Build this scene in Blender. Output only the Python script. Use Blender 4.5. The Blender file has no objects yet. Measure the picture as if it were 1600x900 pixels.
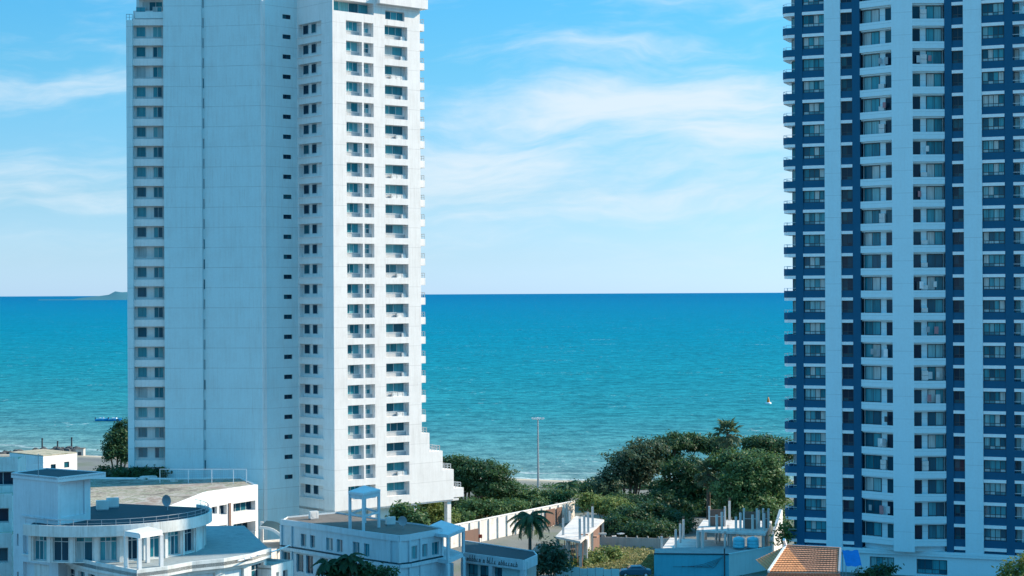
import bpy, math, random
import numpy as np
from mathutils import Vector, Matrix

random.seed(7)
RNG = np.random.default_rng(7)
SC = bpy.context.scene
R = math.radians

# ------------------------------------------------------------------ camera
FPX, CX, CY, VH, CAMZ = 2800.0, 800.0, 450.0, 8.1, 38.0      # focal length and horizon in pixels of a 1600 px wide frame
ROLL = R(0.28)
cam_d = bpy.data.cameras.new('camera')
cam = bpy.data.objects.new('camera', cam_d)
SC.collection.objects.link(cam)
SC.camera = cam
cam.location = (0, 0, CAMZ)
cam.rotation_euler = (Matrix.Rotation(R(90), 3, 'X') @ Matrix.Rotation(-ROLL, 3, 'Z')).to_euler()
cam_d.sensor_width = 36.0
cam_d.lens = FPX / 1600 * 36
cam_d.shift_y = VH / 1600
cam_d.clip_start = 1.0
cam_d.clip_end = 200000.0

# ------------------------------------------------------------------ light
SUN_AZ = math.atan2(0.95, 0.315)        # from +Y (view direction) towards +X
SUN_EL = R(33)
sun_d = bpy.data.lights.new('sun', 'SUN')
sun_d.energy = 4.0
sun_d.angle = R(0.5)
sun_d.color = (1.0, 0.79, 0.59)
sun = bpy.data.objects.new('sun', sun_d)
SC.collection.objects.link(sun)
sdir = Vector((math.sin(SUN_AZ) * math.cos(SUN_EL), math.cos(SUN_AZ) * math.cos(SUN_EL), math.sin(SUN_EL)))
sun.rotation_euler = sdir.to_track_quat('Z', 'Y').to_euler()
sun.location = sdir * 500

SC.view_settings.view_transform = 'Standard'
SC.view_settings.look = 'None'
SC.view_settings.gamma = 1.0
SC.view_settings.use_curve_mapping = False
SC.view_settings.exposure = 1.08

world = bpy.data.worlds.new('World')
SC.world = world
world.use_nodes = True
wt = world.node_tree
for n in list(wt.nodes):
    wt.nodes.remove(n)


class NT:
    """small helper that writes node trees"""
    def __init__(s, tree):
        s.t = tree

    def n(s, kind, ins=None, **props):
        nd = s.t.nodes.new(kind)
        for k, v in props.items():
            setattr(nd, k, v)
        for k, v in (ins or {}).items():
            s.put(nd, k, v)
        return nd

    def put(s, nd, k, v):
        sock = nd.inputs[k]
        if isinstance(v, bpy.types.NodeSocket):
            s.t.links.new(v, sock)
        elif isinstance(v, bpy.types.Node):
            s.t.links.new(v.outputs[0], sock)
        else:
            sock.default_value = v

    def m(s, op, a, b=0.0, c=None, clamp=False):
        nd = s.n('ShaderNodeMath', {0: a, 1: b}, operation=op, use_clamp=clamp)
        if c is not None:
            s.put(nd, 2, c)
        return nd.outputs[0]

    def mix(s, f, a, b, mode='MIX'):
        nd = s.n('ShaderNodeMix', data_type='RGBA', blend_type=mode)
        s.put(nd, 0, f)
        s.put(nd, 6, a)
        s.put(nd, 7, b)
        return nd.outputs[2]

    def ramp(s, f, pts, mode='LINEAR'):
        nd = s.n('ShaderNodeValToRGB', {0: f})
        cr = nd.color_ramp
        cr.interpolation = mode
        while len(cr.elements) < len(pts):
            cr.elements.new(0.5)
        for e, (p, c) in zip(cr.elements, pts):
            e.position = p
            e.color = c if len(c) == 4 else (*c, 1)
        return nd.outputs[0]

    def noise(s, vec, scale, detail=3.0, rough=0.55, dist=0.0):
        nd = s.n('ShaderNodeTexNoise', {'Vector': vec, 'Scale': scale, 'Detail': detail, 'Roughness': rough, 'Distortion': dist})
        return nd.outputs[0]

    def xyz(s, x, y, z):
        return s.n('ShaderNodeCombineXYZ', {0: x, 1: y, 2: z}).outputs[0]


def build_sky():
    w = NT(wt)
    tc = w.n('ShaderNodeTexCoord').outputs['Generated']
    sp = w.n('ShaderNodeSeparateXYZ', {0: tc})
    el = w.m('ARCSINE', sp.outputs[2])
    az = w.m('ARCTAN2', sp.outputs[0], sp.outputs[1])
    eld = w.m('MULTIPLY', el, 180 / math.pi)                   # degrees above the horizon
    azd = w.m('MULTIPLY', az, 180 / math.pi)
    sky = w.n('ShaderNodeTexSky', sky_type='NISHITA', sun_disc=False)
    sky.sun_elevation = SUN_EL
    sky.sun_rotation = SUN_AZ
    sky.air_density = 1.0
    sky.dust_density = 0.4
    sky.ozone_density = 2.0
    sky.altitude = 40
    # the clear air of the place: pale at the horizon, strong cyan blue above
    t = w.m('DIVIDE', eld, 90.0, clamp=True)
    tint = w.ramp(t, [(0.0, (0.66, 1.02, 1.85)), (0.013, (0.57, 0.86, 1.42)), (0.035, (0.48, 0.77, 1.10)), (0.08, (0.34, 0.82, 1.04)), (0.115, (0.26, 0.86, 1.12)), (0.4, (0.40, 2.3, 2.4)), (1.0, (0.40, 2.35, 2.45))])
    col = w.mix(1.0, sky.outputs[0], tint, 'MULTIPLY')
    # thin cirrus in long streaks
    warp = w.noise(w.xyz(w.m('MULTIPLY', azd, 0.16), w.m('MULTIPLY', eld, 0.35), 3.0), 1.0, 3.0, 0.5)
    ev = w.m('ADD', eld, w.m('MULTIPLY', w.m('SUBTRACT', warp, 0.5), 2.2))
    ev = w.m('ADD', ev, w.m('MULTIPLY', azd, -0.05))
    n1 = w.noise(w.xyz(w.m('MULTIPLY', azd, 0.13), w.m('MULTIPLY', ev, 0.62), 11.3), 1.0, 5.0, 0.56, 0.3)
    n2 = w.noise(w.xyz(w.m('MULTIPLY', azd, 0.55), w.m('MULTIPLY', ev, 2.6), 4.1), 1.0, 4.0, 0.6, 0.2)
    def blob(a, e, sa, se, k):
        da = w.m('DIVIDE', w.m('SUBTRACT', azd, a), sa)
        de = w.m('DIVIDE', w.m('SUBTRACT', ev, e), se)
        g = w.m('ADD', w.m('MULTIPLY', da, da), w.m('MULTIPLY', de, de))
        return w.m('MULTIPLY', w.m('POWER', 2.718, w.m('MULTIPLY', g, -1.0)), k)
    mass = blob(4.6, 5.8, 4.6, 1.0, 0.46)
    for b in ((8.0, 4.5, 3.0, 0.6, 0.34), (-1.0, 4.2, 3.5, 0.8, 0.26), (4.0, 3.6, 7.0, 1.2, 0.14), (-14.5, 4.8, 4.0, 0.9, 0.2), (-14, 7.0, 5.0, 0.5, 0.14), (-13, 3.4, 5.0, 0.35, 0.12), (3.0, 2.6, 5.0, 0.35, 0.12), (3.0, 7.6, 5.0, 0.25, 0.13)):
        mass = w.m('ADD', mass, blob(*b))
    dens = w.m('ADD', w.m('MULTIPLY', n1, 0.75), w.m('MULTIPLY', n2, 0.35))
    dens = w.m('ADD', dens, mass)
    c = w.n('ShaderNodeMapRange', {0: dens, 1: 0.50, 2: 1.02, 3: 0.0, 4: 0.9}, interpolation_type='SMOOTHSTEP').outputs[0]
    fade = w.n('ShaderNodeMapRange', {0: eld, 1: 0.3, 2: 3.0, 3: 0.25, 4: 1.0}).outputs[0]
    c = w.m('MULTIPLY', c, fade)
    col = w.mix(c, col, (5.0, 5.75, 6.3, 1.0))
    bg = w.n('ShaderNodeBackground', {'Color': col, 'Strength': 0.075})
    out = w.n('ShaderNodeOutputWorld')
    wt.links.new(bg.outputs[0], out.inputs[0])


build_sky()


# ------------------------------------------------------------------ picture geometry -> place
def W(px, py, d):
    dx, dy = px - CX, py - CY
    u = dx * math.cos(ROLL) - dy * math.sin(ROLL)
    v = dx * math.sin(ROLL) + dy * math.cos(ROLL)
    return Vector((u * d / FPX, d, CAMZ - (v - VH) * d / FPX))


def OZ(px, py, z):
    """the point at height z seen at a pixel"""
    p = W(px, py, 1.0)
    d = (z - CAMZ) / (p.z - CAMZ)
    return W(px, py, d)


def P2(px, d, py=458):
    p = W(px, py, d)
    return Vector((p.x, p.y))


def hit(px, P, D, py=458):
    """plan: where the sight line of column px meets the line P + t D"""
    k = W(px, py, 1.0).x
    t = (k * P[1] - P[0]) / (D[0] - k * D[1])
    return Vector((P[0] + t * D[0], P[1] + t * D[1]))


# ------------------------------------------------------------------ materials
MATS = {}


def new_mat(name):
    m = bpy.data.materials.new(name)
    m.use_nodes = True
    t = m.node_tree
    for n in list(t.nodes):
        t.nodes.remove(n)
    w = NT(t)
    out = w.n('ShaderNodeOutputMaterial')
    b = w.n('ShaderNodeBsdfPrincipled')
    t.links.new(b.outputs[0], out.inputs[0])
    MATS[name] = m
    return w, b


def c4(c):
    return (c[0], c[1], c[2], 1)


def plaster(name, col, stain=0.25, stain_col=(0.25, 0.24, 0.21), joints=0.0, rough=0.85, grime=0.0, spec=0.25):
    w, b = new_mat(name)
    oc = w.n('ShaderNodeTexCoord').outputs['Object']
    sp = w.n('ShaderNodeSeparateXYZ', {0: oc})
    streak = w.noise(w.xyz(w.m('MULTIPLY', sp.outputs[0], 1.6), w.m('MULTIPLY', sp.outputs[1], 1.6), w.m('MULTIPLY', sp.outputs[2], 0.12)), 1.0, 4.0, 0.65)
    blot = w.noise(oc, 0.35, 5.0, 0.6)
    f = w.m('MULTIPLY', w.m('MULTIPLY', streak, blot), 2.2)
    f = w.n('ShaderNodeMapRange', {0: f, 1: 0.42, 2: 1.0, 3: 0.0, 4: stain}).outputs[0]
    col_o = w.mix(f, c4(col), c4(stain_col))
    fine = w.noise(oc, 3.0, 3.0, 0.6)
    run = w.noise(w.xyz(w.m('MULTIPLY', sp.outputs[0], 5.0), w.m('MULTIPLY', sp.outputs[1], 5.0), w.m('MULTIPLY', sp.outputs[2], 0.22)), 1.0, 3.0, 0.7)
    run = w.m('MULTIPLY', w.n('ShaderNodeMapRange', {0: run, 1: 0.52, 2: 0.78, 3: 0.0, 4: 1.0}).outputs[0], w.n('ShaderNodeMapRange', {0: w.noise(oc, 0.16, 4.0, 0.6), 1: 0.38, 2: 0.62, 3: 0.15, 4: 1.0}).outputs[0])
    col_o = w.mix(w.m('MULTIPLY', run, min(0.8, stain * 1.9)), col_o, c4(stain_col))
    col_o = w.mix(w.n('ShaderNodeMapRange', {0: fine, 1: 0.35, 2: 0.75, 3: 0.0, 4: 0.12}).outputs[0], col_o, c4([x * 0.55 for x in col]))
    if grime:
        g = w.noise(oc, 0.9, 6.0, 0.7)
        g = w.n('ShaderNodeMapRange', {0: g, 1: 0.5, 2: 0.7, 3: 0.0, 4: grime}).outputs[0]
        col_o = w.mix(g, col_o, c4(stain_col))
    if joints:
        fr = w.m('FRACT', w.m('DIVIDE', sp.outputs[2], 3.0))
        ln = w.m('LESS_THAN', fr, 0.03)
        brk = w.noise(w.xyz(w.m('MULTIPLY', sp.outputs[0], 0.4), 0.0, w.m('MULTIPLY', sp.outputs[2], 0.3)), 1.0, 2.0)
        col_o = w.mix(w.m('MULTIPLY', w.m('MULTIPLY', ln, brk), joints), col_o, c4([x * 0.5 for x in col]))
    w.put(b, 'Base Color', col_o)
    w.put(b, 'Roughness', rough)
    w.put(b, 'Specular IOR Level', spec)
    bp = w.n('ShaderNodeBump', {'Strength': 0.15, 'Distance': 0.02, 'Height': fine})
    w.put(b, 'Normal', bp.outputs[0])
    return MATS[name]


def flat(name, col, rough=0.6, spec=0.3, var=0.12, scale=2.0, metal=0.0):
    w, b = new_mat(name)
    oc = w.n('ShaderNodeTexCoord').outputs['Object']
    n = w.noise(oc, scale, 4.0, 0.6)
    f = w.n('ShaderNodeMapRange', {0: n, 1: 0.3, 2: 0.7, 3: 0.0, 4: 1.0}).outputs[0]
    w.put(b, 'Base Color', w.mix(f, c4([x * (1 - var) for x in col]), c4([min(1, x * (1 + var)) for x in col])))
    w.put(b, 'Roughness', rough)
    w.put(b, 'Specular IOR Level', spec)
    w.put(b, 'Metallic', metal)
    return MATS[name]


def glass(name, stops, rough=0.06):
    """window glass with what stands behind it, different for every pane"""
    w, b = new_mat(name)
    oi = w.n('ShaderNodeObjectInfo').outputs['Random']
    oc = w.n('ShaderNodeTexCoord').outputs['Object']
    sp = w.n('ShaderNodeSeparateXYZ', {0: oc})
    fold = w.noise(w.xyz(w.m('ADD', w.m('MULTIPLY', sp.outputs[0], 5.0), w.m('MULTIPLY', oi, 40.0)), 0.0, w.m('MULTIPLY', sp.outputs[2], 0.25)), 1.0, 2.0)
    c = w.ramp(oi, stops, 'CONSTANT')
    c = w.mix(w.n('ShaderNodeMapRange', {0: fold, 1: 0.35, 2: 0.65, 3: 0.0, 4: 0.4}).outputs[0], c, (0.004, 0.04, 0.06, 1))
    w.put(b, 'Base Color', c)
    w.put(b, 'Roughness', rough)
    w.put(b, 'IOR', 1.5)
    w.put(b, 'Specular IOR Level', 0.18)
    return MATS[name]


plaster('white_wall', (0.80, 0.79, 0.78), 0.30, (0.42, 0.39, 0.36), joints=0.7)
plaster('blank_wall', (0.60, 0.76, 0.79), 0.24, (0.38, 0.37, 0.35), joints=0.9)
plaster('recess_shade_grey', (0.44, 0.47, 0.49), 0.4, (0.25, 0.25, 0.25))  # grey holds the shade of the window recesses, put into the colour
plaster('loggia_wall', (0.66, 0.70, 0.70), 0.35, (0.25, 0.24, 0.22))
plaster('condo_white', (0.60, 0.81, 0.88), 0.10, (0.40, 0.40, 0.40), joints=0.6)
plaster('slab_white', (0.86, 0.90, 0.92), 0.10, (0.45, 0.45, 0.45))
plaster('navy', (0.002, 0.100, 0.195), 0.15, (0.004, 0.06, 0.12), rough=0.6)
plaster('old_white', (0.66, 0.70, 0.70), 0.45, (0.25, 0.24, 0.20), grime=0.25)
plaster('blue_white', (0.56, 0.66, 0.72), 0.30, (0.22, 0.25, 0.27), grime=0.12)
plaster('blue_paint', (0.08, 0.42, 0.54), 0.20, (0.03, 0.12, 0.20))
plaster('aqua_paint', (0.46, 0.68, 0.70), 0.20, (0.2, 0.3, 0.32))
plaster('concrete', (0.46, 0.45, 0.43), 0.35, (0.22, 0.21, 0.19), grime=0.3)
plaster('new_concrete', (0.62, 0.60, 0.58), 0.4, (0.27, 0.25, 0.23), grime=0.55)
plaster('site_wall', (0.74, 0.72, 0.69), 0.35, (0.30, 0.27, 0.23), grime=0.35)
plaster('roof_cream', (0.46, 0.42, 0.33), 0.7, (0.14, 0.17, 0.10), grime=0.85)
plaster('roof_dark', (0.012, 0.050, 0.070), 0.5, (0.02, 0.03, 0.035), grime=0.3, rough=0.7)
plaster('roof_grey', (0.16, 0.15, 0.14), 0.5, (0.07, 0.07, 0.065), grime=0.6)
plaster('deck_tile', (0.28, 0.34, 0.36), 0.35, (0.12, 0.14, 0.15), grime=0.4)
plaster('brick', (0.20, 0.125, 0.10), 0.3, (0.12, 0.09, 0.08))
plaster('tile_orange', (0.80, 0.36, 0.17), 0.4, (0.16, 0.09, 0.06), grime=0.3)
plaster('tile_brown', (0.44, 0.23, 0.15), 0.4, (0.09, 0.06, 0.05), grime=0.4)
flat('white_metal', (0.74, 0.76, 0.78), 0.45)
flat('grey_metal', (0.30, 0.34, 0.37), 0.5)
flat('dark_metal', (0.05, 0.06, 0.07), 0.5)
flat('frame_dark', (0.035, 0.055, 0.07), 0.45)
flat('frame_pale', (0.45, 0.52, 0.55), 0.45)
flat('ac_white', (0.62, 0.64, 0.64), 0.5)
flat('tank_blue', (0.10, 0.48, 0.60), 0.4)
flat('tarp_blue', (0.01, 0.22, 0.62), 0.5)
flat('cloth_rose', (0.40, 0.20, 0.22), 0.8)
flat('red_sign', (0.45, 0.06, 0.03), 0.5)
flat('bark', (0.10, 0.085, 0.07), 0.9, var=0.35, scale=1.5)
flat('rock', (0.07, 0.075, 0.08), 0.9, var=0.5, scale=0.8)
flat('buoy_orange', (0.55, 0.18, 0.03), 0.5)
flat('boat_blue', (0.02, 0.30, 0.62), 0.35)
flat('rubble', (0.40, 0.38, 0.36), 0.9, var=0.4)
flat('car_paint', (0.02, 0.10, 0.16), 0.25, 0.6, 0.03)
flat('rubber', (0.02, 0.02, 0.022), 0.8)
flat('island_haze_blue', (0.05, 0.16, 0.21), 0.95, 0.05)  # blue of the distance haze is put into this base colour
glass('glass', [(0.0, (0.008, 0.10, 0.15)), (0.18, (0.015, 0.18, 0.24)), (0.42, (0.05, 0.29, 0.36)), (0.70, (0.14, 0.40, 0.45)), (0.88, (0.38, 0.48, 0.50))])
glass('condo_glass', [(0.0, (0.008, 0.11, 0.17)), (0.15, (0.015, 0.20, 0.27)), (0.32, (0.06, 0.34, 0.42)), (0.58, (0.24, 0.50, 0.55)), (0.82, (0.54, 0.62, 0.62))])
glass('dark_glass', [(0.0, (0.003, 0.03, 0.06)), (0.5, (0.006, 0.06, 0.10)), (0.8, (0.015, 0.11, 0.15))])


glass('low_light', [(0.0, (0.10, 0.30, 0.36)), (0.3, (0.42, 0.58, 0.62)), (0.85, (0.06, 0.22, 0.28))])


def roof_mottled():
    w, b = new_mat('roof_mottled')
    oc = w.n('ShaderNodeTexCoord').outputs['Object']
    sp = w.n('ShaderNodeSeparateXYZ', {0: oc})
    big = w.noise(oc, 0.16, 5.0, 0.68, 0.8)
    fine = w.noise(oc, 0.7, 5.0, 0.7)
    f = w.m('ADD', w.m('MULTIPLY', big, 0.75), w.m('MULTIPLY', fine, 0.3))
    c = w.ramp(f, [(0.34, (0.05, 0.055, 0.06)), (0.44, (0.13, 0.12, 0.10)), (0.49, (0.33, 0.31, 0.27)), (0.53, (0.15, 0.17, 0.11)), (0.58, (0.36, 0.35, 0.33)), (0.66, (0.20, 0.15, 0.12)), (0.74, (0.40, 0.40, 0.39))])
    w.put(b, 'Base Color', c)
    w.put(b, 'Roughness', 0.9)


roof_mottled()


def leaf_mat(name, c1, c2, c3):
    w, b = new_mat(name)
    oc = w.n('ShaderNodeTexCoord').outputs['Object']
    big = w.noise(oc, 0.45, 3.0, 0.6)
    small = w.noise(oc, 4.0, 2.0, 0.6)
    f = w.m('ADD', w.m('MULTIPLY', big, 0.6), w.m('MULTIPLY', small, 0.5))
    w.put(b, 'Base Color', w.ramp(f, [(0.32, c1), (0.52, c2), (0.74, c3)]))
    w.put(b, 'Roughness', 0.55)
    w.put(b, 'Specular IOR Level', 0.25)
    # light that comes through the leaf
    tr = w.n('ShaderNodeBsdfTranslucent', {'Color': c4([x * 1.1 for x in c3])})
    mx = w.n('ShaderNodeMixShader', {0: 0.28})
    w.t.links.new(b.outputs[0], mx.inputs[1])
    w.t.links.new(tr.outputs[0], mx.inputs[2])
    out = [n for n in w.t.nodes if n.type == 'OUTPUT_MATERIAL'][0]
    w.t.links.new(mx.outputs[0], out.inputs[0])


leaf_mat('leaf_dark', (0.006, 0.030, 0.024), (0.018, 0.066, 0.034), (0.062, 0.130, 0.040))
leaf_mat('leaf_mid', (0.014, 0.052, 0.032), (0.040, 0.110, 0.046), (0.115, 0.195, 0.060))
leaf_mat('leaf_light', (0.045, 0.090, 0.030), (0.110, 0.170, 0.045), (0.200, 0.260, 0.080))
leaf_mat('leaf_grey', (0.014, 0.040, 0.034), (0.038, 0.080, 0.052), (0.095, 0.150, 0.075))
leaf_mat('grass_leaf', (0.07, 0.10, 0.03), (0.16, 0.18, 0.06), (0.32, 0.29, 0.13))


# ------------------------------------------------------------------ mesh builder
class MB:
    def __init__(s):
        s.v, s.f = [], []

    def quad(s, a, b, c, d):
        i = len(s.v)
        s.v += [tuple(a), tuple(b), tuple(c), tuple(d)]
        s.f.append((i, i + 1, i + 2, i + 3))
        return s

    def box(s, x0, x1, y0, y1, z0, z1):
        i = len(s.v)
        s.v += [(x0, y0, z0), (x1, y0, z0), (x1, y1, z0), (x0, y1, z0), (x0, y0, z1), (x1, y0, z1), (x1, y1, z1), (x0, y1, z1)]
        s.f += [tuple(i + k for k in q) for q in ((3, 2, 1, 0), (4, 5, 6, 7), (0, 1, 5, 4), (1, 2, 6, 5), (2, 3, 7, 6), (3, 0, 4, 7))]
        return s

    def prism(s, poly, z0, z1, cap=True):
        """poly counter-clockwise seen from above"""
        n, i = len(poly), len(s.v)
        ar = sum(poly[k][0] * poly[(k + 1) % n][1] - poly[(k + 1) % n][0] * poly[k][1] for k in range(n))
        if ar < 0:
            poly = poly[::-1]
        s.v += [(p[0], p[1], z0) for p in poly] + [(p[0], p[1], z1) for p in poly]
        for k in range(n):
            q = (k + 1) % n
            s.f.append((i + k, i + q, i + n + q, i + n + k))
        if cap:
            s.f.append(tuple(i + n + k for k in range(n)))
            s.f.append(tuple(i + n - 1 - k for k in range(n)))
        return s

    def beam(s, a, b, w, h=None):
        """square bar from a to b"""
        a, b = Vector(a), Vector(b)
        h = h or w
        d = (b - a).normalized()
        up = Vector((0, 0, 1)) if abs(d.z) < 0.95 else Vector((0, 1, 0))
        x = d.cross(up).normalized() * (w / 2)
        y = x.cross(d).normalized() * (h / 2)
        i = len(s.v)
        for p in (a, b):
            s.v += [tuple(p - x - y), tuple(p + x - y), tuple(p + x + y), tuple(p - x + y)]
        s.f += [tuple(i + k for k in q) for q in ((0, 3, 2, 1), (4, 5, 6, 7), (0, 1, 5, 4), (1, 2, 6, 5), (2, 3, 7, 6), (3, 0, 4, 7))]
        return s

    def tube(s, pts, rad, n=8):
        """round tapered tube through the points"""
        rings = []
        for k, p in enumerate(pts):
            p = Vector(p)
            d = (Vector(pts[min(k + 1, len(pts) - 1)]) - Vector(pts[max(k - 1, 0)])).normalized()
            up = Vector((0, 0, 1)) if abs(d.z) < 0.9 else Vector((0, 1, 0))
            x = d.cross(up).normalized()
            y = x.cross(d).normalized()
            r = rad[k] if isinstance(rad, (list, tuple)) else rad
            i = len(s.v)
            s.v += [tuple(p + x * math.cos(2 * math.pi * j / n) * r + y * math.sin(2 * math.pi * j / n) * r) for j in range(n)]
            rings.append(i)
        for a, b in zip(rings, rings[1:]):
            for j in range(n):
                q = (j + 1) % n
                s.f.append((a + j, a + q, b + q, b + j))
        s.f.append(tuple(rings[0] + n - 1 - j for j in range(n)))
        s.f.append(tuple(rings[-1] + j for j in range(n)))
        return s

    def mesh(s, name):
        me = bpy.data.meshes.new(name)
        me.from_pydata(s.v, [], s.f)
        me.update()
        return me

    def build(s, name, mat, parent=None, loc=None, rz=0.0, smooth=False):
        return place(name, s.mesh(name), mat, parent, loc, rz, smooth)


def place(name, me, mat, parent=None, loc=None, rz=0.0, smooth=False):
    if mat and not me.materials:
        me.materials.append(MATS[mat])
    if smooth:
        for p in me.polygons:
            p.use_smooth = True
    o = bpy.data.objects.new(name, me)
    SC.collection.objects.link(o)
    if loc is not None:
        o.location = loc
    o.rotation_euler.z = rz
    if parent is not None:
        o.parent = parent
    return o


def tag(o, label=None, cat=None, group=None, kind=None):
    for k, v in (('label', label), ('category', cat), ('group', group), ('kind', kind)):
        if v:
            o[k] = v
    return o


def thing(name, label, cat, loc=(0, 0, 0), group=None):
    o = bpy.data.objects.new(name, None)
    SC.collection.objects.link(o)
    o.location = loc
    o.empty_display_size = 0.5
    return tag(o, label, cat, group)


class Face:
    """a wall plane: x runs to the right along it seen from outside, y runs into the building"""
    def __init__(s, a, b):
        s.a, s.b = Vector((a[0], a[1])), Vector((b[0], b[1]))
        d = s.b - s.a
        s.len = d.length
        s.d = d.normalized()
        s.rz = math.atan2(d.y, d.x)
        s.inw = Vector((-s.d.y, s.d.x))

    def u(s, px, py=458, off=0.0):
        o = s.a + s.inw * off
        return (hit(px, o, s.d, py) - o).dot(s.d)

    def pt(s, u, y=0.0, z=0.0):
        p = s.a + s.d * u + s.inw * y
        return Vector((p.x, p.y, z))


def panel(name, face, z0, z1, ops, mat, parent, back=True, length=None):
    """a wall with recessed openings (u0, u1, z0, z1, depth): jambs and back wall included"""
    L = length or face.len
    us = sorted({0.0, L} | {round(min(max(x, 0), L), 4) for o in ops for x in o[:2]})
    zs = sorted({z0, z1} | {round(min(max(x, z0), z1), 4) for o in ops for x in o[2:4]})
    mb = MB()
    idx = {}

    def vid(i, j):
        if (i, j) not in idx:
            idx[(i, j)] = len(mb.v)
            mb.v.append((us[i], 0.0, zs[j]))
        return idx[(i, j)]
    for i in range(len(us) - 1):
        um = (us[i] + us[i + 1]) / 2
        cut = [o for o in ops if o[0] < um < o[1]]
        for j in range(len(zs) - 1):
            zm = (zs[j] + zs[j + 1]) / 2
            if any(o[2] < zm < o[3] for o in cut):
                continue
            mb.f.append((vid(i, j), vid(i + 1, j), vid(i + 1, j + 1), vid(i, j + 1)))
    for (a, b, c, d, y) in ops:
        mb.quad((a, 0, c), (a, y, c), (b, y, c), (b, 0, c))
        mb.quad((a, 0, d), (b, 0, d), (b, y, d), (a, y, d))
        mb.quad((a, 0, c), (a, 0, d), (a, y, d), (a, y, c))
        mb.quad((b, 0, c), (b, y, c), (b, y, d), (b, 0, d))
        if back:
            mb.quad((a, y, c), (b, y, c), (b, y, d), (a, y, d))
    return mb.build(name, mat, parent, face.pt(0), face.rz)


WIN = {}


def win_mesh(w, h, cols, rows, fw):
    """frame and pane meshes of a window, shared by all windows of one size"""
    key = (round(w, 2), round(h, 2), cols, tuple(rows), fw)
    if key in WIN:
        return WIN[key]
    w, h = key[0], key[1]
    f = MB()
    f.box(0, w, -0.05, 0.03, 0, fw).box(0, w, -0.05, 0.03, h - fw, h)
    f.box(0, fw, -0.05, 0.03, fw, h - fw).box(w - fw, w, -0.05, 0.03, fw, h - fw)
    iw = (w - 2 * fw)
    spots = []
    zz = fw
    ih = h - 2 * fw
    for k, fr in enumerate(rows):
        hh = ih * fr
        if k:
            f.box(fw, w - fw, -0.045, 0.03, zz - fw / 2, zz + fw / 2)
        for c in range(cols):
            x0 = fw + iw * c / cols
            if c:
                f.box(x0 - fw / 2, x0 + fw / 2, -0.04, 0.03, zz + fw / 2 * (k > 0), zz + hh - fw / 2 * (k < len(rows) - 1))
            spots.append((x0 + fw / 2 * (c > 0), x0 + iw / cols - fw / 2 * (c < cols - 1), zz + fw / 2 * (k > 0), zz + hh - fw / 2 * (k < len(rows) - 1)))
        zz += hh
    panes = []
    for (a, b, c, d) in spots:
        m = MB().box(0, b - a, -0.012, 0.012, 0, d - c).mesh('pane')
        panes.append(((a, -0.01, c), m))
    WIN[key] = (f.mesh('window'), panes)
    return WIN[key]


GL = {}


def window(parent, face, u0, u1, z0, z1, y, cols=2, rows=(1.0,), mat='glass', frame='frame_pale', fw=0.07, name='window', low=None):
    fm, panes = win_mesh(u1 - u0, z1 - z0, cols, rows, fw)
    if not fm.materials:
        fm.materials.append(MATS[frame])
    o = place(name, fm, None, parent, face.pt(u0, y - 0.035, z0), face.rz)
    for pi, (loc, pm) in enumerate(panes):
        mat_ = low if (low and pi < cols) else mat
        key = (pm.name, mat_)
        if key not in GL:
            g = pm if not pm.materials else pm.copy()
            g.materials.clear()
            g.materials.append(MATS[mat_])
            GL[key] = g
        place('pane', GL[key], None, o, loc)
    return o


SHARED = {}


def shared(key, make):
    if key not in SHARED:
        SHARED[key] = make()
    return SHARED[key]


def ac_mesh():
    m = MB().box(-0.42, 0.42, -0.16, 0.16, 0, 0.6)
    m.prism([(math.cos(a) * 0.22 - 0.08, math.sin(a) * 0.22) for a in np.linspace(0, 2 * math.pi, 12, endpoint=False)], 0, 0.02)
    n = len(m.v) - 24
    for i in range(n, len(m.v)):                       # lay the fan ring on the front
        x, y, z = m.v[i]
        m.v[i] = (x, -0.16 - z, y + 0.3)
    m.box(0.2, 0.38, -0.172, -0.16, 0.08, 0.5)
    return m.mesh('air_conditioner')


def railing_mesh(L, h=0.9, step=1.2, r=0.035):
    m = MB()
    m.beam((0, 0, h), (L, 0, h), r * 1.6).beam((0, 0, h * 0.5), (L, 0, h * 0.5), r)
    n = max(1, int(round(L / step)))
    for k in range(n + 1):
        m.beam((L * k / n, 0, 0), (L * k / n, 0, h), r * 1.3)
    return m.mesh('railing')


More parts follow.
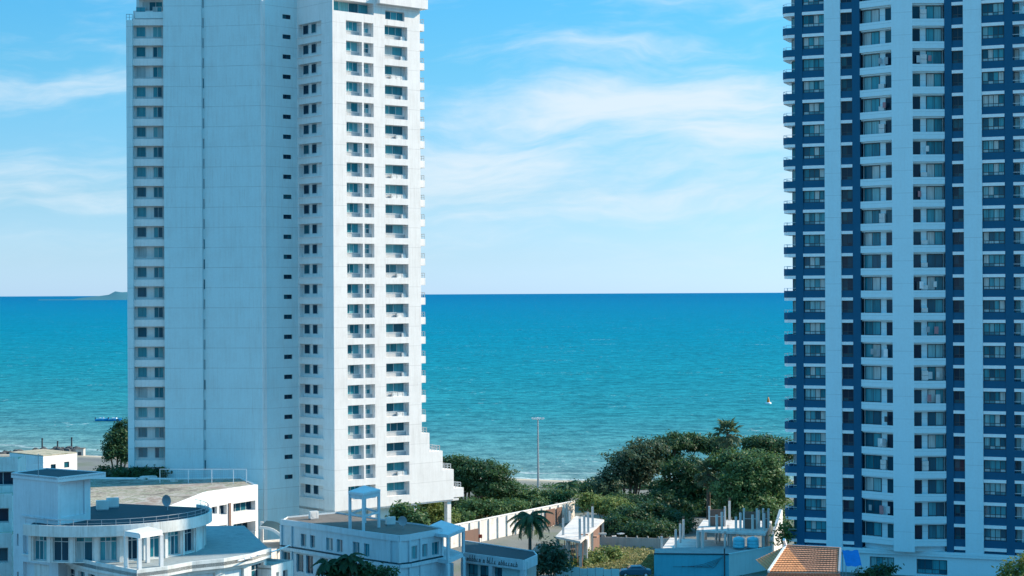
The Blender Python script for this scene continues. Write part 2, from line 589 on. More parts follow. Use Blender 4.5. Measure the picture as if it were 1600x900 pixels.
# ------------------------------------------------------------------ setting: ground, beach, sea
def ground():
    w, b = new_mat('ground_mat')
    oc = w.n('ShaderNodeTexCoord').outputs['Object']
    sp = w.n('ShaderNodeSeparateXYZ', {0: oc})
    big = w.noise(oc, 0.05, 5.0, 0.6)
    fine = w.noise(oc, 0.8, 5.0, 0.65)
    c = w.ramp(big, [(0.35, (0.10, 0.115, 0.12)), (0.5, (0.17, 0.18, 0.17)), (0.62, (0.11, 0.14, 0.09)), (0.75, (0.22, 0.23, 0.22))])
    c = w.mix(w.m('MULTIPLY', fine, 0.5), c, (0.16, 0.165, 0.16, 1))
    z = sp.outputs[2]
    sand = w.n('ShaderNodeMapRange', {0: z, 1: -0.12, 2: -0.02, 3: 1.0, 4: 0.0}).outputs[0]
    wet = w.n('ShaderNodeMapRange', {0: z, 1: -1.65, 2: -1.2, 3: 1.0, 4: 0.0}).outputs[0]
    sc = w.mix(wet, w.mix(fine, (0.48, 0.42, 0.33, 1), (0.36, 0.32, 0.26, 1)), (0.20, 0.17, 0.13, 1))
    w.put(b, 'Base Color', w.mix(sand, c, sc))
    w.put(b, 'Roughness', 0.95)
    w.put(b, 'Specular IOR Level', 0.15)
    w.put(b, 'Normal', w.n('ShaderNodeBump', {'Strength': 0.5, 'Distance': 0.2, 'Height': fine}).outputs[0])
    xs = np.concatenate([[-6000, -2000, -700], np.linspace(-400, 400, 81), [700, 2000, 6000]])
    offs = [-4000, -900, -300, -120, -60, -28, -22, -16, -10, -5, 0, 6, 14, 40]
    zz = [0, 0, 0, 0, 0, 0, -0.01, -0.06, -0.4, -1.1, -1.6, -2.2, -3.0, -5.0]
    m = MB()
    for x in xs:
        s = shore(x)
        for o, z0 in zip(offs, zz):
            m.v.append((x, s + o, z0 + (0.0 if -28 < o < 30 else 0)))
    n = len(offs)
    for i in range(len(xs) - 1):
        for j in range(n - 1):
            m.f.append((i * n + j, (i + 1) * n + j, (i + 1) * n + j + 1, i * n + j + 1))
    tag(m.build('ground', 'ground_mat', smooth=True), kind='structure')


def shore(x):
    base = 374 - 0.55 * (min(x, 14) - 14)
    if x < -110:
        base = 374 + 0.55 * 124 + 0.1 * (-110 - x)
    return base + 2.0 * math.sin(x * 0.05)


def sea():
    w, b = new_mat('sea_water')
    geo = w.n('ShaderNodeNewGeometry').outputs['Position']
    sp = w.n('ShaderNodeSeparateXYZ', {0: geo})
    x, y = sp.outputs[0], sp.outputs[1]
    dist = w.m('SUBTRACT', y, 372.0)
    dd = w.m('ADD', dist, w.m('MULTIPLY', w.m('MINIMUM', x, 14.0), 0.55))
    lg = w.m('LOGARITHM', w.m('MAXIMUM', dd, 1.0), 10.0)
    f = w.m('DIVIDE', lg, 4.2)
    c = w.ramp(f, [(0.0, (0.30, 0.38, 0.36)), (0.33, (0.17, 0.30, 0.30)), (0.47, (0.075, 0.255, 0.285)), (0.56, (0.024, 0.232, 0.282)), (0.64, (0.008, 0.225, 0.298)), (0.74, (0.0, 0.212, 0.325)), (0.88, (0.0, 0.182, 0.34)), (1.0, (0.0, 0.15, 0.325))])
    # wind streaks and chop
    st = w.noise(w.xyz(w.m('MULTIPLY', x, 0.004), w.m('MULTIPLY', y, 0.012), 0.0), 1.0, 4.0, 0.6)
    chop = w.noise(w.xyz(w.m('MULTIPLY', x, 0.20), w.m('MULTIPLY', y, 0.17), 0.0), 1.0, 4.0, 0.66)
    swell = w.noise(w.xyz(w.m('MULTIPLY', x, 0.055), w.m('MULTIPLY', y, 0.105), 5.0), 1.0, 4.0, 0.65)
    c = w.mix(w.n('ShaderNodeMapRange', {0: st, 1: 0.3, 2: 0.7, 3: 0.0, 4: 0.35}).outputs[0], c, w.mix(0.55, c, (0.0, 0.08, 0.16, 1)))
    crest = w.m('ADD', w.m('MULTIPLY', chop, 0.55), w.m('MULTIPLY', swell, 0.45))
    c = w.mix(w.n('ShaderNodeMapRange', {0: crest, 1: 0.42, 2: 0.56, 3: 0.7, 4: 0.0}).outputs[0], c, w.mix(0.75, c, (0.0, 0.045, 0.07, 1)))
    foam = w.noise(w.xyz(w.m('MULTIPLY', x, 0.30), w.m('MULTIPLY', y, 0.34), 9.0), 1.0, 4.0, 0.7)
    gate = w.noise(w.xyz(w.m('MULTIPLY', x, 0.02), w.m('MULTIPLY', y, 0.03), 2.0), 1.0, 2.0)
    fo = w.n('ShaderNodeMapRange', {0: w.m('ADD', foam, w.m('MULTIPLY', w.m('SUBTRACT', gate, 0.5), 0.5)), 1: 0.68, 2: 0.78, 3: 0.0, 4: 0.75}).outputs[0]
    # surf along the beach
    edge = w.m('ADD', dd, w.m('MULTIPLY', w.noise(w.xyz(w.m('MULTIPLY', x, 0.05), w.m('MULTIPLY', y, 0.05), 1.0), 1.0, 4.0, 0.6), 22.0))
    line = w.m('ABSOLUTE', w.m('SUBTRACT', w.m('FRACT', w.m('DIVIDE', edge, 15.0)), 0.5))
    surf = w.m('MULTIPLY', w.n('ShaderNodeMapRange', {0: line, 1: 0.0, 2: 0.12, 3: 0.8, 4: 0.0}).outputs[0], w.n('ShaderNodeMapRange', {0: dd, 1: 8.0, 2: 42.0, 3: 1.0, 4: 0.0}).outputs[0])
    c = w.mix(w.m('MAXIMUM', fo, surf), c, (0.62, 0.70, 0.72, 1))
    h = w.m('ADD', w.m('MULTIPLY', chop, 0.6), w.m('MULTIPLY', swell, 1.0))
    nrm = w.n('ShaderNodeBump', {'Strength': 0.7, 'Distance': 2.2, 'Height': h}).outputs[0]
    df = w.n('ShaderNodeBsdfDiffuse', {'Color': c, 'Normal': nrm})
    gl = w.n('ShaderNodeBsdfGlossy', {'Color': (0.8, 0.95, 1.0, 1), 'Roughness': 0.3, 'Normal': nrm})
    mx = w.n('ShaderNodeMixShader', {0: 0.03, 1: df.outputs[0], 2: gl.outputs[0]})
    out = [n for n in w.t.nodes if n.type == 'OUTPUT_MATERIAL'][0]
    w.t.nodes.remove(b)
    w.t.links.new(mx.outputs[0], out.inputs[0])
    m = MB()
    ys = [335, 420, 600, 1000, 2500, 8000, 30000, 90000]
    xs = [-60000, -20000, -6000, -1500, -400, 0, 400, 1500, 6000, 20000, 60000]
    for yy in ys:
        for xx in xs:
            m.v.append((xx, yy, -1.5))
    n = len(xs)
    for j in range(len(ys) - 1):
        for i in range(n - 1):
            m.f.append((j * n + i, j * n + i + 1, (j + 1) * n + i + 1, (j + 1) * n + i))
    tag(m.build('sea', 'sea_water'), kind='structure')


def island():
    d = 16000
    m = MB()
    prof = [(60, 0), (112, 0), (125, 2), (140, 4), (155, 6), (170, 8), (180, 11), (190, 12.5), (205, 13), (230, 10), (250, 12), (290, 7), (330, 0)]
    rows = 7
    for k in range(rows):
        t = k / (rows - 1) * 2 - 1
        for (px, h) in prof:
            p = W(px, 461, d + 1400 * t)
            z = -4 + (h * d / FPX + 5) * max(0, 1 - t * t) * (1 + 0.12 * math.sin(px * 0.9 + k))
            m.v.append((p.x, p.y, z))
    n = len(prof)
    for k in range(rows - 1):
        for i in range(n - 1):
            m.f.append((k * n + i, k * n + i + 1, (k + 1) * n + i + 1, (k + 1) * n + i))
    tag(m.build('island_hill', 'island_haze_blue', smooth=True), kind='structure')


ground()
sea()
island()


# ------------------------------------------------------------------ left tower
def left_tower():
    T = thing('apartment_tower', 'tall white apartment tower with blank windowless wall and sunlit window side', 'tower', (-30, 275, 0))
    T.location = (0, 0, 0)
    dG = Vector((0.746, 0.666)).normalized()
    dF = Vector((-0.666, 0.746)).normalized()
    K = P2(521.5, 263.3)
    G1 = hit(658, K, dG)
    F0 = hit(466, K, dF)
    E0 = hit(412, F0, -dG)
    D0 = P2(316.5, 267.6)
    C1 = P2(316.5, 267.0)
    C0 = P2(257, 267.0)
    B1 = P2(257, 267.7)
    B0 = P2(208.5, 267.7)
    A1 = P2(208.5, 267.2)
    A0 = P2(199, 267.2)
    ZT = 86.0
    zb = 6.0
    G = Face(K, G1)
    # --- sunlit side
    ops = []
    cols = [(542.7, 567.4), (570.2, 585.4), (603, 638.4)]
    us = [(G.u(a), G.u(b)) for a, b in cols]
    for n in range(-10, 14):
        zt = 39.49 + 3 * n
        for k, (a, b) in enumerate(us):
            ops.append((a, b, zt - 2.05, zt, 0.85 if k == 2 else 0.70))
    pa, pb = G.u(523.5), G.u(586)
    pc, pd = G.u(604), G.u(634)
    ops += [(pa, pb, 79.75, 81.45, 1.4), (pc, pd, 79.35, 80.7, 0.4)]
    panel('facade_wall', G, zb, ZT, ops, 'white_wall', T)
    for n in range(-10, 14):
        zt = 39.49 + 3 * n
        for k, (a, b) in enumerate(us):
            dp = 0.85 if k == 2 else 0.70
            sp_ = shared(('sill_shade_panel', k), lambda: MB().box(0.01, b - a - 0.01, -0.03, -0.002, 0.01, 0.55).mesh('sill_shade_panel'))
            place('sill_shade_panel', sp_, 'recess_shade_grey', T, G.pt(a, dp, zt - 2.05), G.rz)  # panel added to darken the recess below the window as shade would
            if k == 1:
                window(T, G, a + 0.02, a + (b - a) * 0.74, zt - 1.48, zt - 0.02, dp, 2, (0.5, 0.5), fw=0.08)
            elif k == 0:
                window(T, G, a + 0.02, b - 0.40, zt - 1.42, zt - 0.02, dp, 3 if n % 3 else 2)
            else:
                window(T, G, a + 0.02, b - 0.40, zt - 1.36, zt - 0.02, dp, 3 if n % 4 == 1 else 2)
                if n in (-10, -8, -7, 3, 9):
                    continue
                for q in range(random.choice((1, 2, 2, 3))):
                    place('air_conditioner', shared('ac', ac_mesh), 'ac_white', T, G.pt(b - 0.55 - q * 0.95, 0.5, zt - 2.05), G.rz)
    window(T, G, pa + 0.1, pb - 0.1, 79.78, 81.4, 1.4, 4, mat='glass')
    window(T, G, pc + 0.05, pd - 0.05, 79.38, 80.66, 0.4, 3, mat='glass')
    # roof terrace slab
    s = MB().box(G.u(590), G.len + 0.9, -0.9, 5.0, 81.5, 82.9)
    s.build('terrace_slab', 'white_wall', T, G.pt(0), G.rz)
    place('railing', railing_mesh(G.len - G.u(590) + 0.7, 1.0), 'grey_metal', T, G.pt(G.u(590) + 0.1, -0.8, 82.9), G.rz)
    # --- balconies on the far side
    S = Face(G1, G1 + dF * 17)            # outward normal is dG
    for n in range(0, 21):
        zt = 79.4 - 3 * n
        b = MB().box(0, 5.5, -1.25, -1.1, 0, 1.1).box(0, 0.14, -1.1, 0.0, 0, 1.1).box(5.36, 5.5, -1.1, 0, 0, 1.1).box(0.14, 5.36, -1.1, 0, 0, 0.15)
        o = place('balcony', shared('side_balcony', lambda: b.mesh('balcony')), 'white_wall', T, S.pt(0.5, 0, zt - 1.1), S.rz)
        place('railing', shared('side_rail', lambda: railing_mesh(5.3, 0.75, 0.6, 0.05)), 'grey_metal', o, (0.1, -1.17, 1.1))
    panel('side_wall', S, zb, ZT, [], 'white_wall', T)
    # --- stepped terraces at the foot of the sunlit side
    x0 = G.len
    for px, top in ((670, 16.6), (690.5, 13.7), (707.5, 10.7), (723, 7.7)):
        x1 = G.u(px)
        low = zb if px < 720 else 6.3
        MB().box(x0 + 0.003, x1, 0.0, 9.0, low, top).build('terrace_step', 'white_wall', T, G.pt(0), G.rz)
        r = place('railing', railing_mesh(8.0, 0.8, 0.8, 0.05), 'grey_metal', T, G.pt(x1 - 0.25, 0.5, top), G.rz + math.pi / 2)
        place('railing', railing_mesh(x1 - x0 - 0.4, 0.8, 0.6, 0.05), 'grey_metal', T, G.pt(x0 + 0.15, 0.4, top), G.rz)
        x0 = x1
    for px, y in ((650, 0.6), (703, 0.5), (703, 7.5), (585, 0.6)):
        u = G.u(px)
        MB().box(-0.38, 0.38, -0.38, 0.38, 0, zb + 0.02).build('pillar', 'white_wall', T, G.pt(u, y + 0.3, 0), G.rz)
    MB().box(0, G.u(716), 0.1, 9.0, zb, zb + 0.35).build('floor_slab', 'white_wall', T, G.pt(0, 0, -0.2), G.rz)
    lob = Face(G.pt(0.3, 3.2)[:2], G.pt(G.u(648), 3.2)[:2])
    panel('lobby_wall', lob, 0, zb, [(0.6 + 3.2 * i, 3.2 + 3.2 * i, 0.3, 4.6, 0.2) for i in range(4)], 'aqua_paint', T)
    for i in range(4):
        window(T, lob, 0.65 + 3.2 * i, 3.15 + 3.2 * i, 0.35, 4.55, 0.2, 2, (0.7, 0.3), mat='glass')
    # --- shaded side with loggias
    F = Face(F0, K)
    a, b = F.u(468), F.u(504)
    fz = [48.54 + 3 * n for n in range(-13, 11)]
    ops = [(a, b, z - 1.95, z, 0.75) for z in fz]
    w1, w2 = (F.u(476, off=0.75), F.u(484.5, off=0.75)), (F.u(489, off=0.75), F.u(496.5, off=0.75))
    panel('facade_wall', F, 0, ZT, ops, 'white_wall', T)
    for z in fz:
        L = b - a
        window(T, F, *w1, z - 1.5, z - 0.08, 0.75, 1, mat='dark_glass', frame='frame_pale')
        window(T, F, *w2, z - 1.5, z - 0.08, 0.75, 1, mat='dark_glass', frame='frame_pale')
        MB_s = shared('floor_sill', lambda: MB().box(-0.12, L + 0.12, -0.14, 0.02, -0.12, 0.0).mesh('sill'))
        place('sill', MB_s, 'white_wall', T, F.pt(a, 0, z - 1.95), F.rz)
    # --- narrow return with small vents
    E = Face(E0, F0)
    va, vb = E.u(443.5), E.u(456.5)
    vz = [46.95 + 3 * n for n in range(-12, 13)]
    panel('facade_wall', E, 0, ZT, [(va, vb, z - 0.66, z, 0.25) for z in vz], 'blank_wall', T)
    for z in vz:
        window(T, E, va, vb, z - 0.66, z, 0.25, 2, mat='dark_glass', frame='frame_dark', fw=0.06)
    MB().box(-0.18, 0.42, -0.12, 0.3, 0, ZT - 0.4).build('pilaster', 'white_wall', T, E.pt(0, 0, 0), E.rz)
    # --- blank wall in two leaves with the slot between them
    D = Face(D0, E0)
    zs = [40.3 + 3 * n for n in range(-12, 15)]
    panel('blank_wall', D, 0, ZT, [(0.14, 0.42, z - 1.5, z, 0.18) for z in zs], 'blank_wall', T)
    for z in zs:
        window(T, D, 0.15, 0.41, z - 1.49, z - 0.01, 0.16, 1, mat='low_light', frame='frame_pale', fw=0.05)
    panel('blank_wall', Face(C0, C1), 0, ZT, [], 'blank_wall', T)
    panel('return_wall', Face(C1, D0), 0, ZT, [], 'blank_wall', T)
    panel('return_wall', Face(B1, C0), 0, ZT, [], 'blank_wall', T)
    # --- balcony bay at the left end
    B = Face(B0, B1)
    wz = [22.3 + 3 * n for n in range(-4, 20)]
    panel('loggia_back', Face(B.pt(0, 0.8)[:2], B.pt(B.len, 0.8)[:2]), 7, 80.6, [], 'loggia_wall', T)
    for z in wz:
        bb = shared('bay_band', lambda: MB().box(0, B.len - 0.004, 0, 0.14, -1.02, 0).box(0.0, B.len - 0.004, 0.14, 0.79, -1.02, -0.86).mesh('parapet'))
        place('parapet', bb, 'white_wall', T, B.pt(0, 0, z), B.rz)
        u1, u2 = B.u(215, off=0.8), B.u(229.5, off=0.8)
        window(T, B, u1, u2, z + 0.38, z + 1.85, 0.8, 1, mat='glass', fw=0.05)
        u1, u2 = B.u(241, off=0.8), B.u(255, off=0.8)
        window(T, B, u1, u2, z + 0.3, z + 1.85, 0.8, 2, mat='glass', fw=0.05)
    panel('base_wall', B, 0, 9.26, [], 'loggia_wall', T)
    MB().box(B.u(216), B.len - 0.01, -0.2, 4, 82.3, ZT).box(B.u(213), B.len - 0.01, 0, 0.15, 79.2, 80.3).build('penthouse_wall', 'blank_wall', T, B.pt(0), B.rz)
    MB().box(B.u(217), B.len - 0.01, 1.3, 5, 79.8, 82.3).build('penthouse_recess', 'loggia_wall', T, B.pt(0), B.rz)
    window(T, B, B.u(222), B.u(254), 80.2, 82.0, 1.28, 3, mat='glass')
    A = Face(A0, A1)
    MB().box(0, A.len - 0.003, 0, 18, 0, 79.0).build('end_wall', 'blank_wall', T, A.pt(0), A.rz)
    place('railing', railing_mesh(A.len, 0.9, 0.5), 'dark_metal', T, A.pt(0, 0.2, 79.0), A.rz)
    # --- body behind the walls and roof
    back = [C0 + Vector((0.3, 3.6)), D0 + Vector((0.3, 1.6)), E0 + Vector((0.5, 1.8)), F0 + Vector((0.6, 1.8)), K + Vector((-0.1, 2.4)), G1 - dG * 0.05 + dF * 1.6, G1 + dF * 17 - dG * 0.05, Vector((A0.x + 2, 296)), Vector((B0.x + 0.2, 285)), Vector((B0.x + 0.2, B0.y + 2.2))]
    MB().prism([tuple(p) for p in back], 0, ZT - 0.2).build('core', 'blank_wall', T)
    return T


left_tower()


# ------------------------------------------------------------------ right tower
def right_tower():
    T = thing('condominium_tower', 'tall condominium tower in white and navy with bowed white middle', 'tower')
    dU = Vector((0.923, -0.384)).normalized()
    P0 = P2(1243.5, 245.3)
    F = Face(P0, P0 + dU * 40)
    U = lambda px, off=0.0: F.u(px, 458, off)
    NF = 25
    zb = [3.99 + 3 * n for n in range(NF + 1)]       # middle of every white slab edge
    Z0, ZT = 3.4, 128.0
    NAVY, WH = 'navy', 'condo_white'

    def column(name, ua, ub, za, zc, mat, front=0.0, back=2.0):
        return MB().box(ua, ub, front, back, za, zc).build(name, mat, T, F.pt(0), F.rz)
    u = {k: U(k) for k in (1243.5, 1255.5, 1290, 1315, 1333, 1345, 1477.5, 1489, 1507, 1535.5, 1571, 1584)}
    column('navy_pier', 0, u[1255.5], Z0, ZT, NAVY)
    column('white_pilaster', u[1290], u[1315], Z0, ZT, WH, -0.25)
    column('navy_pier', u[1333], u[1345], Z0, ZT, NAVY, -0.05)
    column('navy_pier', u[1477.5], u[1489], Z0, ZT, NAVY, -0.05)
    column('white_pilaster', u[1507], u[1535.5], Z0, ZT, WH, -0.25)
    column('navy_pier', u[1571], u[1584], Z0, ZT, NAVY)
    bays = [(u[1255.5], u[1290], 4, 'condo_glass'), (u[1315], u[1333], 2, 'dark_glass'), (u[1489], u[1507], 2, 'dark_glass'), (u[1535.5], u[1571], 4, 'condo_glass')]
    for bi, (a, b, nc, gm) in enumerate(bays):
        L = b - a
        column('bay_wall', a + 0.002, b - 0.002, Z0, ZT, NAVY, 0.42, 2.0)
        se = shared(('slab', bi), lambda: MB().box(0.003, L - 0.003, -0.12, 0.41, -0.21, 0.21).mesh('slab_edge'))
        sp = shared(('spandrel', bi), lambda: MB().box(0.003, L - 0.003, 0.08, 0.41, 0.215, 1.16).mesh('spandrel'))
        for z in zb:
            place('slab_edge', se, 'slab_white', T, F.pt(a, 0, z), F.rz)
            place('spandrel', sp, NAVY, T, F.pt(a, 0, z), F.rz)
            if z > 80:
                continue
            window(T, F, a + 0.06, b - 0.06, z + 1.17, z + 2.78, 0.38, nc, (0.24, 0.76), mat=gm, frame='frame_dark', fw=0.08, low='low_light' if nc == 4 else None)
    # --- bowed middle: two slanted balcony wings and a flat white shaft
    off = -1.75
    ua, ub = U(1394.5, off), U(1427.5, off)
    mid = Face(F.pt(ua, off)[:2], F.pt(ub, off)[:2])
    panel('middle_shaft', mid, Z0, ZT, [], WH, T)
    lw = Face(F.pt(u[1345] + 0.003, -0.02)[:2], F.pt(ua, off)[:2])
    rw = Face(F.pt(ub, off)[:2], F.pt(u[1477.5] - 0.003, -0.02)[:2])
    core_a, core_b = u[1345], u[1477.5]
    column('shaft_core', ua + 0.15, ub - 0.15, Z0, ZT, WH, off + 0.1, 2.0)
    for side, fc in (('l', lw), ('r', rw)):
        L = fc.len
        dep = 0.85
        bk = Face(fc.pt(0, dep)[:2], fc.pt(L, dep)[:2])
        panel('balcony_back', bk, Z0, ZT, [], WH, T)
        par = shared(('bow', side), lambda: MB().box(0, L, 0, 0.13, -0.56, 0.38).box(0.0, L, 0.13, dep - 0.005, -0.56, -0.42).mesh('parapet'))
        jl = 0.0 if side == 'r' else L - 0.12
        for k, z in enumerate(zb):
            # z is the slab edge level of the navy bays; the bow floors sit with them
            zz = z + 0.75
            place('parapet', par, WH, T, fc.pt(0, 0, zz), fc.rz)
            if z > 79.5:
                continue
            top = zz + 2.25
            f = (lambda q: q) if side == 'l' else (lambda q: 1 - q)
            w0, w1 = sorted((f(0.03), f(0.53)))
            d0, d1 = sorted((f(0.72), f(0.97)))
            window(T, fc, L * w0, L * w1, zz - 0.4, top - 0.05, dep, 2, (0.30, 0.70), mat='condo_glass', frame='frame_dark', fw=0.08, low='low_light')
            window(T, fc, L * d0, L * d1, zz - 0.4, top - 0.12, dep, 1, mat='dark_glass', frame='frame_dark', fw=0.06, name='balcony_door')
            r = random.random()
            if r < 0.75:
                ax = L * f(0.63)
                o = place('air_conditioner', shared('ac', ac_mesh), 'ac_white', T, fc.pt(ax, dep - 0.3, zz + (0.45 if r < 0.3 else -0.42)), fc.rz)
                if r < 0.16:
                    place('air_conditioner', shared('ac', ac_mesh), 'ac_white', T, fc.pt(ax, dep - 0.3, zz + 1.1), fc.rz)
            if random.random() < 0.28:  # laundry pieces added, hung up on some of the balconies
                for q in range(random.choice((1, 2, 3))):
                    lm = shared(('laundry', q), lambda: MB().box(-0.22 - 0.05 * q, 0.22 + 0.04 * q, -0.015, 0.015, -0.75 - 0.2 * q, 0).mesh('laundry_piece'))
                    place('laundry_piece', lm.copy(), random.choice(('white_metal', 'cloth_rose', 'ac_white', 'grey_metal', 'frame_pale', 'dark_metal')), T, fc.pt(L * f(random.uniform(0.2, 0.9)), random.uniform(0.2, 0.5), zz + 1.55), fc.rz)
            place('ceiling_beam', shared(('cb', side), lambda: MB().box(0, L, 0.3, dep - 0.006, 2.25, 2.02 + 0.41).mesh('ceiling_beam')), WH, T, fc.pt(0, 0, zz), fc.rz)
    # --- corner balconies at both ends
    uR = u[1584]
    for side in (0, 1):
        sgn = -1 if side == 0 else 1
        base = 0.0 if side == 0 else uR
        bw = abs(U(1222.5)) if side == 0 else 2.3
        # end wall, set back, with its window
        e0 = base + sgn * 0.75
        MB().box(min(base, e0) + 0.002, max(base, e0) - 0.002, 1.3, 9.1, Z0, ZT).build('end_wall', WH, T, F.pt(0), F.rz)
        pl = [(0, 0.0), (sgn * (bw - 0.7), 0.0), (sgn * (bw - 0.15), 0.35), (sgn * bw, 0.9), (sgn * bw, 4.6), (0, 4.6)]
        pin = [(0, 0.14), (sgn * (bw - 0.75), 0.14), (sgn * (bw - 0.27), 0.45), (sgn * (bw - 0.14), 0.95), (sgn * (bw - 0.14), 4.46), (0, 4.46)]

        def ring(z0, z1):
            m = MB()
            n = 5
            for k in range(n):
                a, b, c, d = pl[k], pl[k + 1], pin[k + 1], pin[k]
                m.prism([a, b, c, d], z0, z1)
            return m.mesh('balcony')
        rg = shared(('ring', side), lambda: ring(0.213, 1.15))
        slab = shared(('cslab', side), lambda: MB().prism([(x * 0.97, y + 0.03) for x, y in pl], -0.21, 0.21).mesh('slab_edge'))
        rail = shared(('crail', side), lambda: MB().beam((0, 0.07, 1.5), (sgn * (bw - 0.72), 0.07, 1.5), 0.05).beam((sgn * (bw - 0.72), 0.07, 1.5), (sgn * (bw - 0.07), 0.9, 1.5), 0.05).beam((sgn * (bw - 0.07), 0.9, 1.5), (sgn * (bw - 0.07), 4.5, 1.5), 0.05).beam((sgn * (bw - 0.72), 0.07, 1.15), (sgn * (bw - 0.72), 0.07, 1.5), 0.05).beam((sgn * (bw - 0.07), 0.9, 1.15), (sgn * (bw - 0.07), 0.9, 1.5), 0.05).beam((sgn * (bw - 0.07), 2.5, 1.15), (sgn * (bw - 0.07), 2.5, 1.5), 0.05).mesh('railing'))
        for z in zb:
            o = place('balcony', rg, NAVY, T, F.pt(base, 0, z), F.rz)
            place('slab_edge', slab, 'slab_white', T, F.pt(base, 0, z), F.rz)
            place('railing', rail, 'white_metal', o, (0, 0, 0))
            if z > 80:
                continue
            wa, wb = min(base, e0) + 0.05, max(base, e0) - 0.05
            window(T, F, wa, wb, z + 0.25, z + 2.7, 1.3, 1, (0.4, 0.6), mat='condo_glass', frame='frame_dark', fw=0.06)
    # --- added unseen wing past the right edge, placed to shadow the round roof
    wa, wb = Vector((76.0, 221.0)), Vector((92.0, 218.0))
    wf = Face(wa, wb)
    wops = [(1.2 + 4.0 * c, 3.6 + 4.0 * c, 5 + 3 * n, 6.6 + 3 * n, 0.3) for c in range(4) for n in range(39)]
    panel('shadow_wing_wall', wf, 0, 126.0, wops, WH, T)
    wp = [wf.pt(0, 0.02), wf.pt(wf.len, 0.02), wf.pt(wf.len, 26), wf.pt(0, 26)]
    for p, q in zip(wp[1:], wp[2:] + wp[:1]):
        panel('shadow_wing_wall', Face(p[:2], q[:2]), 0, 126.0, [], WH, T)
    MB().prism([tuple(p[:2]) for p in wp], 125.5, 125.9).build('shadow_wing_roof', 'concrete', T)
    # --- body
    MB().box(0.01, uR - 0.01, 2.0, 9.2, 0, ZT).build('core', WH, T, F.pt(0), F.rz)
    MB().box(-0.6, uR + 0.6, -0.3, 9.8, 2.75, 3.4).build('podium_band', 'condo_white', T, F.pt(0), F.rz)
    pf = Face(F.pt(-0.4, 0.0)[:2], F.pt(uR + 0.4, 0.0)[:2])
    ops = [(pf.u(1357), pf.u(1395), 0.3, 2.3, 0.4), (pf.u(1430), pf.u(1478), 0.3, 2.3, 0.4)]
    panel('podium_wall', pf, -0.5, 2.75, ops, 'condo_white', T)
    for o in ops:
        window(T, pf, o[0] + 0.05, o[1] - 0.05, 0.35, 2.25, 0.4, 4, (0.3, 0.7), mat='condo_glass', frame='frame_dark')
    return T


right_tower()


# ------------------------------------------------------------------ low buildings
def walls(T, pts, z0, z1, mat, name='wall'):
    """plain outer walls round a plan, corner to corner"""
    for a, b in zip(pts, pts[1:]):
        panel(name, Face(a, b), z0, z1, [], mat, T)


def parapet_ring(T, pts, z0, z1, t, mat, closed=False, name='parapet'):
    n = len(pts)
    for k in range(n if closed else n - 1):
        f = Face(pts[k], pts[(k + 1) % n])
        MB().box(0.002, f.len + 0.002, 0, t, z0, z1).build(name, mat, T, f.pt(0), f.rz)


